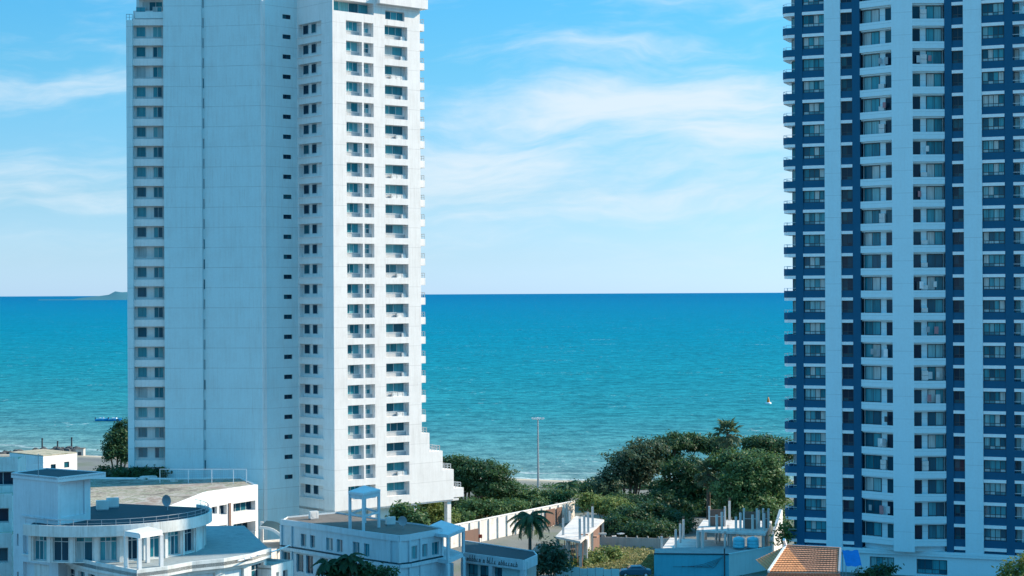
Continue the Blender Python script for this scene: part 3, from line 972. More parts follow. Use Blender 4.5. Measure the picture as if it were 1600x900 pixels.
def rotunda_building():
    T = thing('round_pavilion_building', 'white seaside building with round dark roofed pavilion and square stair block', 'building')
    C = Vector((-41.5, 182.5))
    r, zr, zt = 10.7, 15.55, 12.2
    pol = lambda rad, a: C + Vector((math.cos(R(a)), math.sin(R(a)))) * rad
    # curved parapet and roof
    N = 44
    a0, a1 = 236, 400
    arc = [a0 + (a1 - a0) * k / N for k in range(N + 1)]
    m = MB()
    for p, q in zip(arc, arc[1:]):
        m.prism([pol(r, p), pol(r, q), pol(r - 0.22, q), pol(r - 0.22, p)], zr - 0.75, zr + 0.32)
    m.build('curved_parapet', 'old_white', T)
    roof = [pol(r - 0.2, a) for a in arc] + [Vector((-43.5, 193.5)), Vector((-47.5, 184))]
    MB().prism([tuple(p) for p in roof], zr - 0.5, zr).build('pavilion_roof', 'roof_dark', T)
    # railing on the parapet
    rm = MB()
    for p, q in zip(arc[::2], arc[2::2]):
        A, B = pol(r - 0.35, p), pol(r - 0.35, q)
        rm.beam((A.x, A.y, zr + 0.85), (B.x, B.y, zr + 0.85), 0.045).beam((A.x, A.y, zr + 0.5), (B.x, B.y, zr + 0.5), 0.03).beam((A.x, A.y, zr), (A.x, A.y, zr + 0.85), 0.045)
    rm.build('railing', 'grey_metal', T)
    # glazed bays between columns
    step = 13.5
    k = 0
    a = a0 + 1
    while a + step < 392:
        f = Face(pol(r - 0.75, a), pol(r - 0.75, a + step))
        solid = k in (8,)
        op = [] if solid else [(0.34, f.len - 0.34, zt + 0.12, zr - 0.85, 0.35)]
        panel('bay_wall', f, zt, zr - 0.7, op, 'old_white', T)
        if not solid:
            window(T, f, 0.36, f.len - 0.36, zt + 0.14, zr - 0.87, 0.33, 2 if k % 3 else 3, (0.82, 0.18), mat='dark_glass' if k % 3 == 1 else 'glass', frame='frame_pale', fw=0.07)
        MB().box(-0.16, 0.16, -0.12, 0.2, zt, zr - 0.72).build('column', 'old_white', T, f.pt(0), f.rz)
        a += step
        k += 1
    # terrace with low wall round it
    edge = [OZ(px, py, zt) for px, py in ((82, 868), (150, 884), (214, 896), (262, 890), (300, 883), (350, 878), (395, 870), (424, 861))]
    e2 = [Vector((p.x, p.y)) for p in edge]
    back = [Vector((-30, 200)), Vector((-46, 200)), Vector((-47.5, 184))]
    MB().prism([tuple(p) for p in e2 + back], zt - 0.35, zt - 0.004).build('terrace_floor', 'deck_tile', T)
    parapet_ring(T, e2, zt - 0.6, zt + 0.32, 0.2, 'old_white', name='terrace_parapet')
    for i, (p, q) in enumerate(zip(e2, e2[1:])):
        f = Face(p + (C - p).normalized() * 0.5, q + (C - q).normalized() * 0.5)
        nb = max(1, int(f.len / 2.1))
        ops = [(f.len * (j + 0.16) / nb, f.len * (j + 0.84) / nb, zt - 3.2, zt - 1.0, 0.35) for j in range(nb)]
        panel('lower_wall', f, 0, zt - 0.36, ops, 'old_white', T)
        for j, o in enumerate(ops):
            if i < 2 or (i + j) % 3 == 0:
                window(T, f, o[0] + 0.03, o[1] - 0.03, o[2] + 0.03, o[3] - 0.03, 0.35, 2, (0.75, 0.25), mat='dark_glass', frame='frame_pale')
            else:
                MB().box(o[0] + 0.1, o[1] - 0.1, 0.28, 0.34, o[2], o[3] - 0.1).build('shutter', 'blue_white', T, f.pt(0), f.rz)
    # stair block
    q0, q1, q2, q3 = Vector((-50.1, 179.6)), Vector((-44.45, 175.0)), Vector((-42.3, 179.4)), Vector((-47.9, 184.2))
    fl, fr = Face(q0, q1), Face(q1, q2)
    L = fl.len
    ops = [(L * 0.22, L * 0.80, 12.3, 15.2, 0.4), (L * 0.22, L * 0.80, 8.6, 11.5, 0.4), (L * 0.08, L * 0.12, 13.0, 14.2, 0.3), (L * 0.08, L * 0.12, 9.2, 10.4, 0.3)]
    panel('stair_wall', fl, 0, 20.0, ops, 'blue_white', T)
    for o in ops[2:]:
        window(T, fl, o[0] + 0.01, o[1] - 0.01, o[2], o[3], 0.25, 1, mat='dark_glass', fw=0.03)
    for o in ops[:2]:
        MB().box(o[0] + (o[1] - o[0]) * 0.33, o[1] - 0.02, 0.32, 0.39, o[2], o[3] - 0.1).build('screen_panel', 'old_white', T, fl.pt(0), fl.rz)
        MB().box(o[0] - 0.1, o[1] + 0.1, -0.12, 0.05, o[2] - 0.14, o[2] - 0.005).build('sill', 'old_white', T, fl.pt(0), fl.rz)
    MB().box(L * 0.2, L + 0.05, -0.14, -0.003, 16.0, 16.14).build('string_course', 'blue_white', T, fl.pt(0), fl.rz)
    panel('stair_wall', fr, 0, 20.0, [(fr.len * 0.1, fr.len * 0.82, 16.2, 19.5, 0.18)], 'blue_white', T)
    panel('stair_wall', Face(q2, q3), 0, 20.0, [], 'blue_white', T)
    panel('stair_wall', Face(q3, q0), 0, 20.0, [], 'blue_white', T)
    c = (q0 + q1 + q2 + q3) / 4
    ov = [c + (p - c) * 1.05 for p in (q0, q1, q2 + Vector((1.2, 0.4)), q3)]
    MB().prism([tuple(p) for p in ov], 20.0, 20.18).build('stair_roof', 'roof_dark', T)
    parapet_ring(T, [tuple(p) for p in ov], 19.75, 20.26, 0.16, 'blue_white', closed=True, name='roof_edge')
    # square entrance frame
    P = thing('square_pergola', 'white square pergola frame with four posts on the round terrace', 'pergola')
    pts = [OZ(218, 891, zt), OZ(252, 885, zt), OZ(231, 879, zt), OZ(197, 887, zt)]
    ptop = 15.55
    for p in pts:
        MB().box(-0.17, 0.17, -0.17, 0.17, zt, ptop - 0.35).build('post', 'white_wall', P, (p.x, p.y, 0), R(35))
    for p, q in zip(pts, pts[1:] + pts[:1]):
        MB().beam((p.x, p.y, ptop - 0.16), (q.x, q.y, ptop - 0.16), 0.3, 0.38).build('beam', 'white_wall', P)
    cc = sum(pts, Vector()) / 4
    MB().prism([(cc.x + (p.x - cc.x) * 1.05, cc.y + (p.y - cc.y) * 1.05) for p in pts], ptop + 0.035, ptop + 0.12).build('flat_roof', 'old_white', P)
    # low sunlit wing in front of the terrace
    B = thing('low_annexe', 'small flat roofed white annexe with narrow slots below the round terrace', 'annexe')
    p0, p1 = OZ(424, 884, 11.0), OZ(458, 875, 11.0)
    f = Face(p0[:2], p1[:2])
    ops = [(f.len * 0.22, f.len * 0.34, 8.2, 10.2, 0.25), (f.len * 0.52, f.len * 0.74, 8.2, 10.2, 0.35)]
    panel('wall', f, 0, 11.0, ops, 'old_white', B)
    window(B, f, ops[1][0] + 0.02, ops[1][1] - 0.02, 8.22, 10.18, 0.33, 2, mat='dark_glass')
    g = [f.pt(0, 0.01), f.pt(f.len, 0.01), f.pt(f.len, 5), f.pt(0, 5)]
    panel('wall', Face(f.pt(0, 5)[:2], f.pt(0, 0)[:2]), 0, 11.0, [], 'old_white', B)
    panel('wall', Face(f.pt(f.len, 0)[:2], f.pt(f.len, 5)[:2]), 0, 11.0, [], 'old_white', B)
    MB().prism([(p.x, p.y) for p in g], 10.6, 10.75).build('roof', 'concrete', B)
    # wires and pipes lying over the annexe
    for k in range(4):
        a = OZ(372 + 10 * k, 876 - 3 * k, 12.3)
        b = OZ(438 + 5 * k, 858 - 2 * k, 12.0)
        MB().tube([a, (a + b) / 2 + Vector((0, 0, -0.15)), b], 0.06, 6).build('roof_pipe', 'white_metal', B)


rotunda_building()


def parking_building():
    T = thing('open_deck_building', 'white open sided deck building with flat cream roof before the tall tower', 'building')
    zt = 11.2
    c = OZ(403, 757, zt)
    l = OZ(322, 768.5, zt)
    f = Face(l[:2], c[:2])
    U = f.u
    ops = []
    ops.append((U(363), U(397.5), 7.7, 9.0, 0.8))
    ops.append((U(363), U(397.5), 4.7, 6.15, 1.5))
    ops.append((U(329), U(338), 8.0, 9.0, 0.5))
    ops.append((U(341), U(353), 7.7, 9.05, 0.6))
    ops.append((0.3, U(353), 4.0, 6.3, 2.5))
    panel('facade_wall', f, 0, zt, ops, 'white_wall', T)
    for k, o in enumerate(ops[:4]):
        window(T, f, o[0] + 0.03, o[1] - 0.03, o[2] + 0.02, o[3] - 0.02, o[4], 4 if k < 2 else 2, mat='dark_glass', frame='frame_pale')
    MB().box(U(355), U(358.5), -0.12, 0.1, 0, 9.2).build('drain_pipe', 'brick', T, f.pt(0), f.rz)
    back = [tuple(l[:2]), tuple(c[:2]), (-40.0, 263.5), (-50.0, 262.5), (-66.0, 264.5), (-70, 250), (-62.0, 220), (-44.0, 222)]
    for a, b in zip(back[1:], back[2:] + back[:1]):
        panel('wall', Face(a, b), 0, zt, [], 'blank_wall', T)
    ctr = Vector((sum(p[0] for p in back) / 8, sum(p[1] for p in back) / 8))
    inn = [tuple(ctr + (Vector(p) - ctr) * 0.985) for p in back]
    MB().prism(inn, zt - 0.45, zt - 0.25).build('roof', 'roof_mottled', T)
    for k, (a, b) in enumerate(zip(back, back[1:] + back[:1])):
        g = Face(a, b)
        MB().box(0.002, g.len - 0.25, 0.012, 0.25, zt - 0.3, zt + (0.02 if k in (0, 7) else -0.12)).build('parapet', 'white_wall', T, g.pt(0), g.rz)
    # tall mesh fence along the rear edge of the roof
    Fc = thing('mesh_fence', 'tall wire mesh fence on posts along the cream roof edge', 'fence')
    pa, pb, pc = OZ(250, 757, zt), OZ(385, 751, zt), None
    pts = [OZ(250, 752, zt), OZ(297, 756, zt), OZ(331, 756, zt), OZ(365, 754.5, zt), OZ(385, 752.5, zt)]
    pts = [pts[0] + (pts[-1] - pts[0]) * t for t in (0, 0.33, 0.6, 0.85, 1.0)]
    H = 1.75
    for p in pts:
        MB().beam((p.x, p.y, zt - 0.3), (p.x, p.y, zt + H), 0.09).build('post', 'white_metal', Fc)
    for p, q in zip(pts, pts[1:]):
        MB().beam((p.x, p.y, zt + H), (q.x, q.y, zt + H), 0.09).build('rail', 'white_metal', Fc)
        mm = MB()
        for k in range(1, 7):
            z = zt + H * k / 7
            mm.beam((p.x, p.y, z), (q.x, q.y, z), 0.012)
        nx = int((q - p).length / 0.3)
        for k in range(1, nx):
            s = p + (q - p) * (k / nx)
            mm.beam((s.x, s.y, zt), (s.x, s.y, zt + H), 0.012)
        tag(mm.build('wire_mesh', 'grey_metal', Fc), kind='stuff')
    # things on the roof
    for px, py, w in ((232, 748, 1.2), (272, 752, 0.5)):
        p = OZ(px, py, zt - 0.2)
        o = MB().box(-w, w, -0.5, 0.5, -0.2, 0.35).box(-w * 0.8, w * 0.8, -0.4, 0.4, 0.35, 0.42).build('roof_hatch', 'old_white', None, p, R(20))
        tag(o, 'low white hatch on the cream flat roof, ' + ('beside the tower foot' if px > 250 else 'farther from the wire fence'), 'hatch')
    # deck in front
    D = [OZ(322, 850, 3.2), OZ(404, 845, 3.2), OZ(452, 841, 3.2), OZ(424, 864, 3.2), OZ(350, 862, 3.2)]
    o = thing('concrete_deck', 'sunlit pale concrete deck below the open sided white building', 'deck')
    MB().prism([tuple(p[:2]) for p in D], 0, 3.2).build('slab', 'new_concrete', o)


parking_building()


def roof_units():
    def unit(px, py, z, label, rz, kind):
        p = OZ(px, py, z)
        o = thing('rooftop_unit', label, 'roof unit', (p.x, p.y, z))
        o.rotation_euler.z = R(rz)
        if kind == 0:
            place('unit_case', shared('ac', ac_mesh), 'ac_white', o, (0, 0, 0.12)).scale = (1.5, 1.5, 1.5)
            MB().box(-0.6, 0.6, -0.25, -0.18, 0, 0.118).box(-0.6, 0.6, 0.18, 0.25, 0, 0.118).build('base_rail', 'grey_metal', o)
        elif kind == 1:
            MB().tube([(0, 0, 0), (0, 0, 0.9)], 0.05, 6).build('stand', 'grey_metal', o)
            m = MB()
            n = 14
            for r_, q in ((0.02, 0.0), (0.35, 0.05), (0.62, 0.18)):
                m.v += [(r_ * math.cos(6.2832 * j / n), -q, 1.0 + r_ * math.sin(6.2832 * j / n)) for j in range(n)]
            for i in range(2):
                for j in range(n):
                    m.f.append((i * n + j, i * n + (j + 1) % n, (i + 1) * n + (j + 1) % n, (i + 1) * n + j))
            m.build('dish', 'grey_metal', o, smooth=True)
        else:
            MB().tube([(0, 0, 0), (0, 0, 2.2)], 0.035, 6).build('mast', 'grey_metal', o)
            for q in range(5):
                MB().beam((-0.5 + 0.06 * q, 0, 1.3 + 0.2 * q), (0.5 - 0.06 * q, 0, 1.3 + 0.2 * q), 0.03).build('rod', 'grey_metal', o)
    unit(160, 797, 15.55, 'white cooling unit on the round dark roof, nearer the stair block', 20, 0)
    unit(176, 793, 15.55, 'white cooling unit on the round dark roof, farther from the stair block', 20, 0)
    unit(262, 797, 15.55, 'grey satellite dish on the round dark roof', -30, 1)
    unit(60, 744, 20.18, 'thin aerial mast with rods on the stair block roof', 10, 2)
    unit(490, 811, 8.42, 'white cooling unit at the sunlit end of the long grey roof', 40, 0)
    unit(630, 826, 8.42, 'grey satellite dish near the rounded corner of the long grey roof', -20, 1)
    unit(610, 820, 8.42, 'white cooling unit in the shade on the long grey roof', 30, 0)


roof_units()


def canopy():
    """dark curved entrance canopy at the foot of the tall tower"""
    T = thing('curved_canopy', 'dark curved entrance canopy with white edge between two white buildings', 'canopy')
    m, e = MB(), MB()
    n = 12
    ys = (246.0, 252.5)
    pr = []
    for k in range(n + 1):
        t = k / n
        px = 404 + 46 * t
        z = 6.1 - 2.6 * (t ** 2.6)
        pr.append((px, z))
    for j, y in enumerate(ys):
        for px, z in pr:
            p = P2(px, 246.0)
            m.v.append((p.x, y, z))
    for k in range(n):
        m.f.append((k, k + 1, n + 2 + k, n + 1 + k))
    m.build('canopy_sheet', 'roof_dark', T, smooth=True)
    for k in range(n):
        a, b = m.v[k], m.v[k + 1]
        e.beam((a[0], a[1] - 0.1, a[2] - 0.1), (b[0], b[1] - 0.1, b[2] - 0.1), 0.2, 0.35)
    e.build('edge_beam', 'white_wall', T)
    a = m.v[n]
    MB().box(-0.2, 0.2, -0.2, 0.2, 0, 3.6).build('post', 'white_wall', T, (a[0], a[1] + 0.2, 0))
    p = P2(404, 250)
    MB().box(p.x - 0.2, p.x + 0.2, 252.0, 252.4, 0, 6.0).build('post', 'white_wall', T)


canopy()


def mid_building():
    T = thing('two_storey_building', 'long two storey bluish white building with flat grey roof below the tower', 'building')
    zt = 8.5
    Z = lambda z: zt - (6.9 - z) * 0.952          # heights of its storeys
    pts = [OZ(px, py, zt) for px, py in ((440, 814), (456, 816), (568, 832.5), (610, 838), (624, 839.5), (640, 838), (656, 835), (690, 829))]
    pts = [p[:2] for p in pts]
    MAT = 'blue_white'
    for k, (a, b) in enumerate(zip(pts, pts[1:])):
        f = Face(a, b)
        up, lo = [], []
        if k == 0:
            lo = [(442, 454)]
        if k == 1:
            up = [(470, 478.5), (484.5, 492.5), (509.5, 520), (526, 535), (551, 561.5)]
            lo = [(463, 474), (478, 489), (500.5, 512.5), (517.5, 530), (541.5, 556), (559.5, 567)]
        if k == 2:
            up = [(568.5, 577)]
        if k == 4:
            up = []
        if k == 5:
            up = [(641, 652)]
        if k == 6:
            up = [(660, 668), (675, 686)]
        ops, wins = [], []
        for (x0, x1) in up:
            o = (f.u(x0, 840), f.u(x1, 840), Z(3.85), Z(5.55), 0.3)
            ops.append(o)
        for (x0, x1) in lo:
            o = (f.u(x0, 870), f.u(x1, 870), Z(0.3), Z(2.75), 0.3)
            ops.append(o)
        ops = [o for o in ops if o[0] > 0 and o[1] < f.len]
        panel('facade_wall', f, 0, zt, ops, MAT, T)
        for o in ops:
            window(T, f, o[0] + 0.02, o[1] - 0.02, o[2] + 0.02, o[3] - 0.02, 0.28, 2, mat='dark_glass' if o[2] < 4 else 'glass', frame='frame_pale', fw=0.05)
        MB().box(-0.05, f.len + 0.02, -0.32, -0.003, Z(3.0), Z(3.45)).build('ledge', MAT, T, f.pt(0), f.rz)
        MB().box(0.0, f.len, -0.26, -0.006, Z(3.45) + 0.003, Z(3.45) + 0.16).build('ledge_dark_strip', 'roof_dark', T, f.pt(0), f.rz)  # dark strip along the top of the ledge
        MB().box(-0.03, f.len + 0.02, -0.16, -0.003, zt - 0.5, zt + 0.25).build('cornice', MAT, T, f.pt(0), f.rz)
        # pilasters with sloping caps
        n = max(1, int(f.len / 2.6))
        for j in range(n + 1):
            u = f.len * j / n
            if any(o[0] - 0.2 < u < o[1] + 0.2 for o in ops):
                continue
            MB().box(u - 0.16, u + 0.16, -0.2, -0.003, Z(3.45) + 0.17, zt - 0.51).build('pilaster', MAT, T, f.pt(0), f.rz)
            MB().box(u - 0.16, u + 0.16, -0.2, -0.003, 0, Z(3.0) - 0.01).build('pilaster', MAT, T, f.pt(0), f.rz)
    back = [OZ(px, py, zt)[:2] for px, py in ((690, 826), (660, 820), (614, 814), (526, 801), (450, 808))]
    for a, b in zip([pts[-1]] + back, back + [pts[0]]):
        panel('rear_wall', Face(a, b), 0, zt + 0.1, [], MAT, T)
    allp = [Vector(p) for p in pts + back]
    MB().prism([tuple(p) for p in allp], zt - 0.35, zt - 0.1).build('roof', 'roof_grey', T)
    # porch on the right end
    z1 = Z(3.4)
    pp = [OZ(655, 869, z1), OZ(700, 875, z1), OZ(724, 864, z1), OZ(690, 852, z1)]
    MB().prism([tuple(p[:2]) for p in pp], z1 - 0.5, z1).build('porch_deck', MAT, T)
    for i, p in enumerate(pp):
        MB().box(-0.2, 0.2, -0.2, 0.2, 0, z1 - 0.5).build('porch_post', MAT, T, (p.x, p.y, 0), R(40))
        MB().box(-0.15, 0.15, -0.15, 0.15, z1, zt - 0.55).build('porch_post', MAT, T, (p.x, p.y, 0), R(40))
    c = sum(pp, Vector()) / 4
    MB().prism([(c.x + (p.x - c.x) * 1.1, c.y + (p.y - c.y) * 1.1) for p in pp], zt - 0.55, zt - 0.15).build('porch_roof', MAT, T)
    f = Face(pp[0][:2], pp[1][:2])
    panel('porch_wall', Face(f.pt(0.1, 1.0)[:2], f.pt(f.len, 1.0)[:2]), 0, z1 - 0.5, [(0.6, 2.4, Z(0.2), Z(2.5), 0.2)], MAT, T)
    # portal frame standing on the roof edge
    Q = thing('roof_portal_frame', 'pale blue frame of tall posts with flat canopy standing on the grey roof', 'frame')
    zz = zt - 0.1
    foot = [OZ(547, 827, zz), OZ(568, 830.5, zz), OZ(592, 824, zz), OZ(570, 817, zz)]
    tops = 12.9
    for p in foot:
        MB().box(-0.15, 0.15, -0.15, 0.15, zz, tops).build('post', 'blue_white', Q, (p.x, p.y, 0), R(30))
    c = sum(foot, Vector()) / 4
    MB().prism([(c.x + (p.x - c.x) * 1.12, c.y + (p.y - c.y) * 1.12) for p in foot], tops, tops + 0.3).build('canopy', 'blue_white', Q)
    for p, q in zip(foot, foot[1:] + foot[:1]):
        MB().beam((p.x, p.y, tops - 0.28), (q.x, q.y, tops - 0.28), 0.16, 0.5).build('beam', 'blue_white', Q)
        MB().beam((p.x, p.y, zz + 1.9), (q.x, q.y, zz + 1.9), 0.12, 0.24).build('beam', 'blue_white', Q)


mid_building()


def sign_pavilion():
    T = thing('sign_pavilion', 'low pavilion with dark flat roof and script lettering along its white edge', 'pavilion')
    z = 4.6
    q = [OZ(722, 864, z), OZ(819, 876.5, z), OZ(838, 868, z), OZ(833, 862, z), OZ(722, 845, z)]
    poly = [p[:2] for p in q]
    MB().prism(poly, z - 0.2, z).build('roof', 'roof_dark', T)
    for k in range(4):
        f = Face(poly[k], poly[k + 1])
        MB().box(-0.02, f.len + 0.02, -0.15, -0.003, z - 1.15, z + 0.12).build('fascia', 'blue_white', T, f.pt(0), f.rz)
    f = Face(poly[0], poly[1])
    g = Face(f.pt(0, 0.6)[:2], f.pt(f.len, 0.6)[:2])
    ops = [(0.5 + 2.1 * k, 2.2 + 2.1 * k, 0.2, 3.2, 0.2) for k in range(3)]
    panel('front_wall', g, 0, z - 0.2, ops, 'aqua_paint', T)
    for o in ops:
        window(T, g, o[0] + 0.02, o[1] - 0.02, 0.22, 3.18, 0.2, 2, (0.6, 0.4), mat='glass', frame='frame_dark')
    for u in (0.15, f.len * 0.47, f.len * 0.97):
        MB().box(u - 0.3, u + 0.3, -0.1, 0.5, 0, z - 1.155).build('column', 'blue_white', T, f.pt(0), f.rz)
    panel('side_wall', Face(poly[1], poly[2]), 0, z - 0.2, [], 'concrete', T)
    # worn script letters fixed to the fascia
    u = 0.6
    rr = random.Random(3)
    while u < f.len - 0.7:
        if rr.random() < 0.12:
            u += 0.28
            continue
        m = MB()
        h = rr.choice((0.42, 0.42, 0.62, 0.8))
        zb = z - 0.86
        m.beam((u, -0.17, zb), (u + 0.14, -0.17, zb + h), 0.05, 0.07)
        if rr.random() < 0.7:
            m.beam((u + 0.14, -0.17, zb + 0.38), (u + 0.28, -0.17, zb + 0.30), 0.05, 0.07)
            m.beam((u + 0.28, -0.17, zb + 0.30), (u + 0.20, -0.17, zb + 0.02), 0.05, 0.07)
        m.beam((u, -0.17, zb + 0.02), (u + 0.30, -0.17, zb + 0.06), 0.05, 0.06)
        m.build('letter_stroke', 'dark_metal', T, f.pt(0), f.rz)
        u += 0.42


sign_pavilion()


def rear_block():
    T = thing('small_white_block', 'small white block with two square windows behind the stair block', 'building')
    zt = 17.3
    c, l, r = OZ(67.5, 713, zt), OZ(15, 707.5, zt), OZ(120.5, 708, zt)
    fl, fr = Face(l[:2], c[:2]), Face(c[:2], r[:2])
    panel('wall', fl, 0, zt, [], 'blank_wall', T)
    w = [(fr.u(78), fr.u(86), zt - 1.9, zt - 1.15, 0.2), (fr.u(99), fr.u(107), zt - 1.75, zt - 1.0, 0.2)]
    panel('wall', fr, 0, zt, w, 'white_wall', T)
    for o in w:
        window(T, fr, o[0], o[1], o[2], o[3], 0.18, 1, mat='dark_glass', frame='frame_dark', fw=0.05)
    b = r[:2] + (l[:2] - c[:2]) if False else (r.x + l.x - c.x, r.y + l.y - c.y)
    panel('wall', Face(r[:2], b), 0, zt, [], 'blank_wall', T)
    panel('wall', Face(b, l[:2]), 0, zt, [], 'blank_wall', T)
    MB().prism([l[:2], c[:2], r[:2], b], zt - 0.02, zt + 0.12).build('roof', 'roof_cream', T)
    # neighbour at the picture's left edge: stepped balconies
    S = thing('stepped_building', 'old stepped building with balconies at the left edge of the view', 'building')
    lev = [(19.6, 200.0, -90, 28), (16.2, 194.0, -90, 19), (12.6, 189.0, -90, 18)]
    low = 0
    for k, (z, d, x0, x1) in enumerate(lev):
        a, b = P2(x0, d, 800), P2(x1, d + 1.0, 800)
        f = Face(a, b)
        ops = []
        for j in range(3):
            zz = z - 2.9 - 3.4 * j
            if zz > 1:
                ops.append((f.len - 5.5, f.len - 0.35, zz, zz + 1.6, 0.9))
        panel('facade_wall', f, 0, z, ops, 'old_white', S)
        for o in ops:
            window(S, f, o[0] + 0.1, o[1] - 0.1, o[2] + 0.02, o[3] - 0.1, 0.9, 4, mat='dark_glass', frame='frame_pale')
        panel('side_wall', Face(f.pt(f.len)[:2], f.pt(f.len, 6.5)[:2]), 0, z, [], 'old_white', S)
        MB().box(0, f.len - 0.2, 0.2, 7, z - 0.5, z - 0.3).build('roof_terrace', 'roof_cream', S, f.pt(0), f.rz)
        MB().box(0, f.len + 0.003, 0.004, 0.2, z, z + 0.25).build('parapet', 'old_white', S, f.pt(0), f.rz)


rear_block()


# ------------------------------------------------------------------ building site
def site():
    # long boundary wall
    T = thing('boundary_wall', 'long weathered white boundary wall with piers running back towards the trees', 'wall')
    zt = 3.3
    a, b = OZ(688, 825.5, zt), OZ(898, 783.5, zt)
    f = Face(a[:2], b[:2])
    MB().box(0, f.len, 0.02, 0.2, 0, zt).build('wall_sheet', 'site_wall', T, f.pt(0), f.rz)
    MB().box(-0.05, f.len, -0.06, 0.26, zt + 0.002, zt + 0.14).build('coping', 'white_wall', T, f.pt(0), f.rz)
    n = 15
    pm = MB().box(-0.16, 0.16, -0.2, 0.018, 0, zt - 0.05).mesh('pier')
    for k in range(1, n):
        place('pier', pm, 'site_wall', T, f.pt(f.len * k / n), f.rz)
    for px0, px1, z0, z1 in ((851, 865, 0.2, 2.9), (868, 876, 0.2, 2.9), (724, 745, 0.0, 2.2)):
        u0, u1 = f.u(px0, 815), f.u(px1, 815)
        MB().box(u0, u1, -0.32, -0.21, z0, z1).build('brick_infill', 'brick', T, f.pt(0), f.rz)

    def poles(o, pts, z0, mat='new_concrete', w=0.26):
        for (px, py, h) in pts:
            p = OZ(px, py, z0)
            MB().box(-w / 2, w / 2, -w / 2, w / 2, 0, h).build('column', mat, o, (p.x, p.y, z0), R(20))
            r = MB()
            for s in ((-1, -1), (1, -1), (1, 1), (-1, 1)):
                r.beam((s[0] * w * 0.35, s[1] * w * 0.35, h), (s[0] * w * 0.35, s[1] * w * 0.35, h + 0.45), 0.025)
            r.build('rebar', 'brick', o, (p.x, p.y, z0), R(20))

    def slab(o, pix, z, t=0.28, legs=True):
        q = [OZ(px, py, z) for px, py in pix]
        MB().prism([p[:2] for p in q], z - t, z).build('floor_slab', 'new_concrete', o)
        c = sum(q, Vector()) / len(q)
        if legs:
            for k, p in enumerate(q):
                s = c + (p - c) * 0.93
                MB().box(-0.16, 0.16, -0.16, 0.16, 0, z - t).build('column', 'concrete', o, (s.x, s.y, 0), R(20))
                nx = q[(k + 1) % len(q)]
                s2 = c + ((p + nx) / 2 - c) * 0.93
                MB().box(-0.16, 0.16, -0.16, 0.16, 0, z - t).build('column', 'concrete', o, (s2.x, s2.y, 0), R(20))
        return q
    A = thing('unfinished_house', 'unfinished concrete house with bare slab and columns beside the boundary wall', 'house')
    slab(A, ((868, 838), (907, 846), (944, 812), (900, 806)), 4.0)
    poles(A, ((906, 843, 2.9), (913, 838, 2.9), (919, 832, 2.9), (926, 824, 3.0), (880, 836, 2.4), (890, 815, 1.6)), 4.0)
    q = [OZ(870, 838, 4.0), OZ(906, 845, 4.0)]
    ff = Face(q[0][:2], q[1][:2])
    MB().box(0.3, ff.len * 0.55, 3.0, 3.15, 0, 3.7).build('brick_wall', 'site_wall', A, ff.pt(0), ff.rz)
    q = [OZ(900, 807, 4.0), OZ(942, 813, 4.0), OZ(907, 845, 4.0)]
    for a, b, u0, u1, m_ in ((q[0], q[1], 0.3, 0.95, 'brick'), (q[2], q[1], 0.35, 0.62, 'site_wall'), (q[2], q[1], 0.66, 0.95, 'brick')):
        ff = Face(a[:2], b[:2])
        MB().box(ff.len * u0, ff.len * u1, 0.35, 0.5, 0, 3.6).build('infill_wall', m_, A, ff.pt(0), ff.rz)
    ff = Face(OZ(870, 838, 4.0)[:2], OZ(907, 846, 4.0)[:2])
    for k in range(7):
        MB().tube([ff.pt(ff.len * (0.08 + 0.13 * k), 0.8 + 0.3 * (k % 3), 0), ff.pt(ff.len * (0.1 + 0.13 * k), 0.9, 3.7)], 0.05, 6).build('prop', 'tile_brown', A)
    for k in range(5):
        p_ = ff.pt(ff.len * (0.15 + 0.16 * k), 4 + 2.4 * (k % 3), 4.0)
        MB().box(-0.5, 0.5, -0.3, 0.3, 0, 0.12 + 0.1 * (k % 2)).build('board_stack', ('tile_brown', 'rubble', 'grey_metal')[k % 3], A, p_, 0.4 * k)
    B = thing('unfinished_house', 'unfinished concrete house with bare white slab above the blue wall', 'house')
    slab(B, ((1032, 860), (1140, 864), (1150, 846), (1047, 840)), 2.5)
    poles(B, ((1056, 858, 2.7), (1063, 848, 2.7), (1068, 842, 2.8), (1090, 861, 2.7), (1098, 862, 3.0), (1119, 850, 2.4), (1034, 857, 1.7), (1124, 846, 2.6), (1130, 840, 2.8), (1133, 860, 2.2), (1138, 858, 2.9)), 2.5)
    Cc = thing('unfinished_house', 'unfinished house with brown brick panels on a raised slab under the big trees', 'house')
    q = slab(Cc, ((1088, 828), (1196, 834), (1206, 814), (1099, 812)), 5.0)
    for x0, x1, y, h in ((1107, 1134, 822, 2.55), (1161, 1184, 826, 2.6), (1191, 1202, 825, 2.5)):
        a, b = OZ(x0, y, 5.0), OZ(x1, y + 0.5, 5.0)
        ff = Face(a[:2], b[:2])
        w = MB().box(0.25, ff.len - 0.25, 0.03, 0.2, 0, h - 0.22).build('brick_wall', 'brick', Cc, ff.pt(0, 0, 5.0), ff.rz)
        nrow = 9
        for rI in range(nrow):
            z0 = (h - 0.25) * rI / nrow
            cm = MB()
            nb = max(2, int((ff.len - 0.5) / 0.38))
            for c in range(nb):
                u0 = 0.25 + (ff.len - 0.5) * (c + (0.5 if rI % 2 else 0)) / nb
                u1 = min(u0 + (ff.len - 0.5) / nb - 0.03, ff.len - 0.25)
                if u1 - u0 > 0.06:
                    cm.box(u0, u1, 0.0, 0.03, z0, z0 + (h - 0.25) / nrow - 0.03)
            tag(cm.build('brick_course', 'brick', w), kind='stuff')
        for u in (0.12, ff.len - 0.12):
            MB().box(u - 0.13, u + 0.13, -0.06, 0.22, 0, h + 0.25).build('column', 'new_concrete', Cc, ff.pt(0, 0, 5.0), ff.rz)
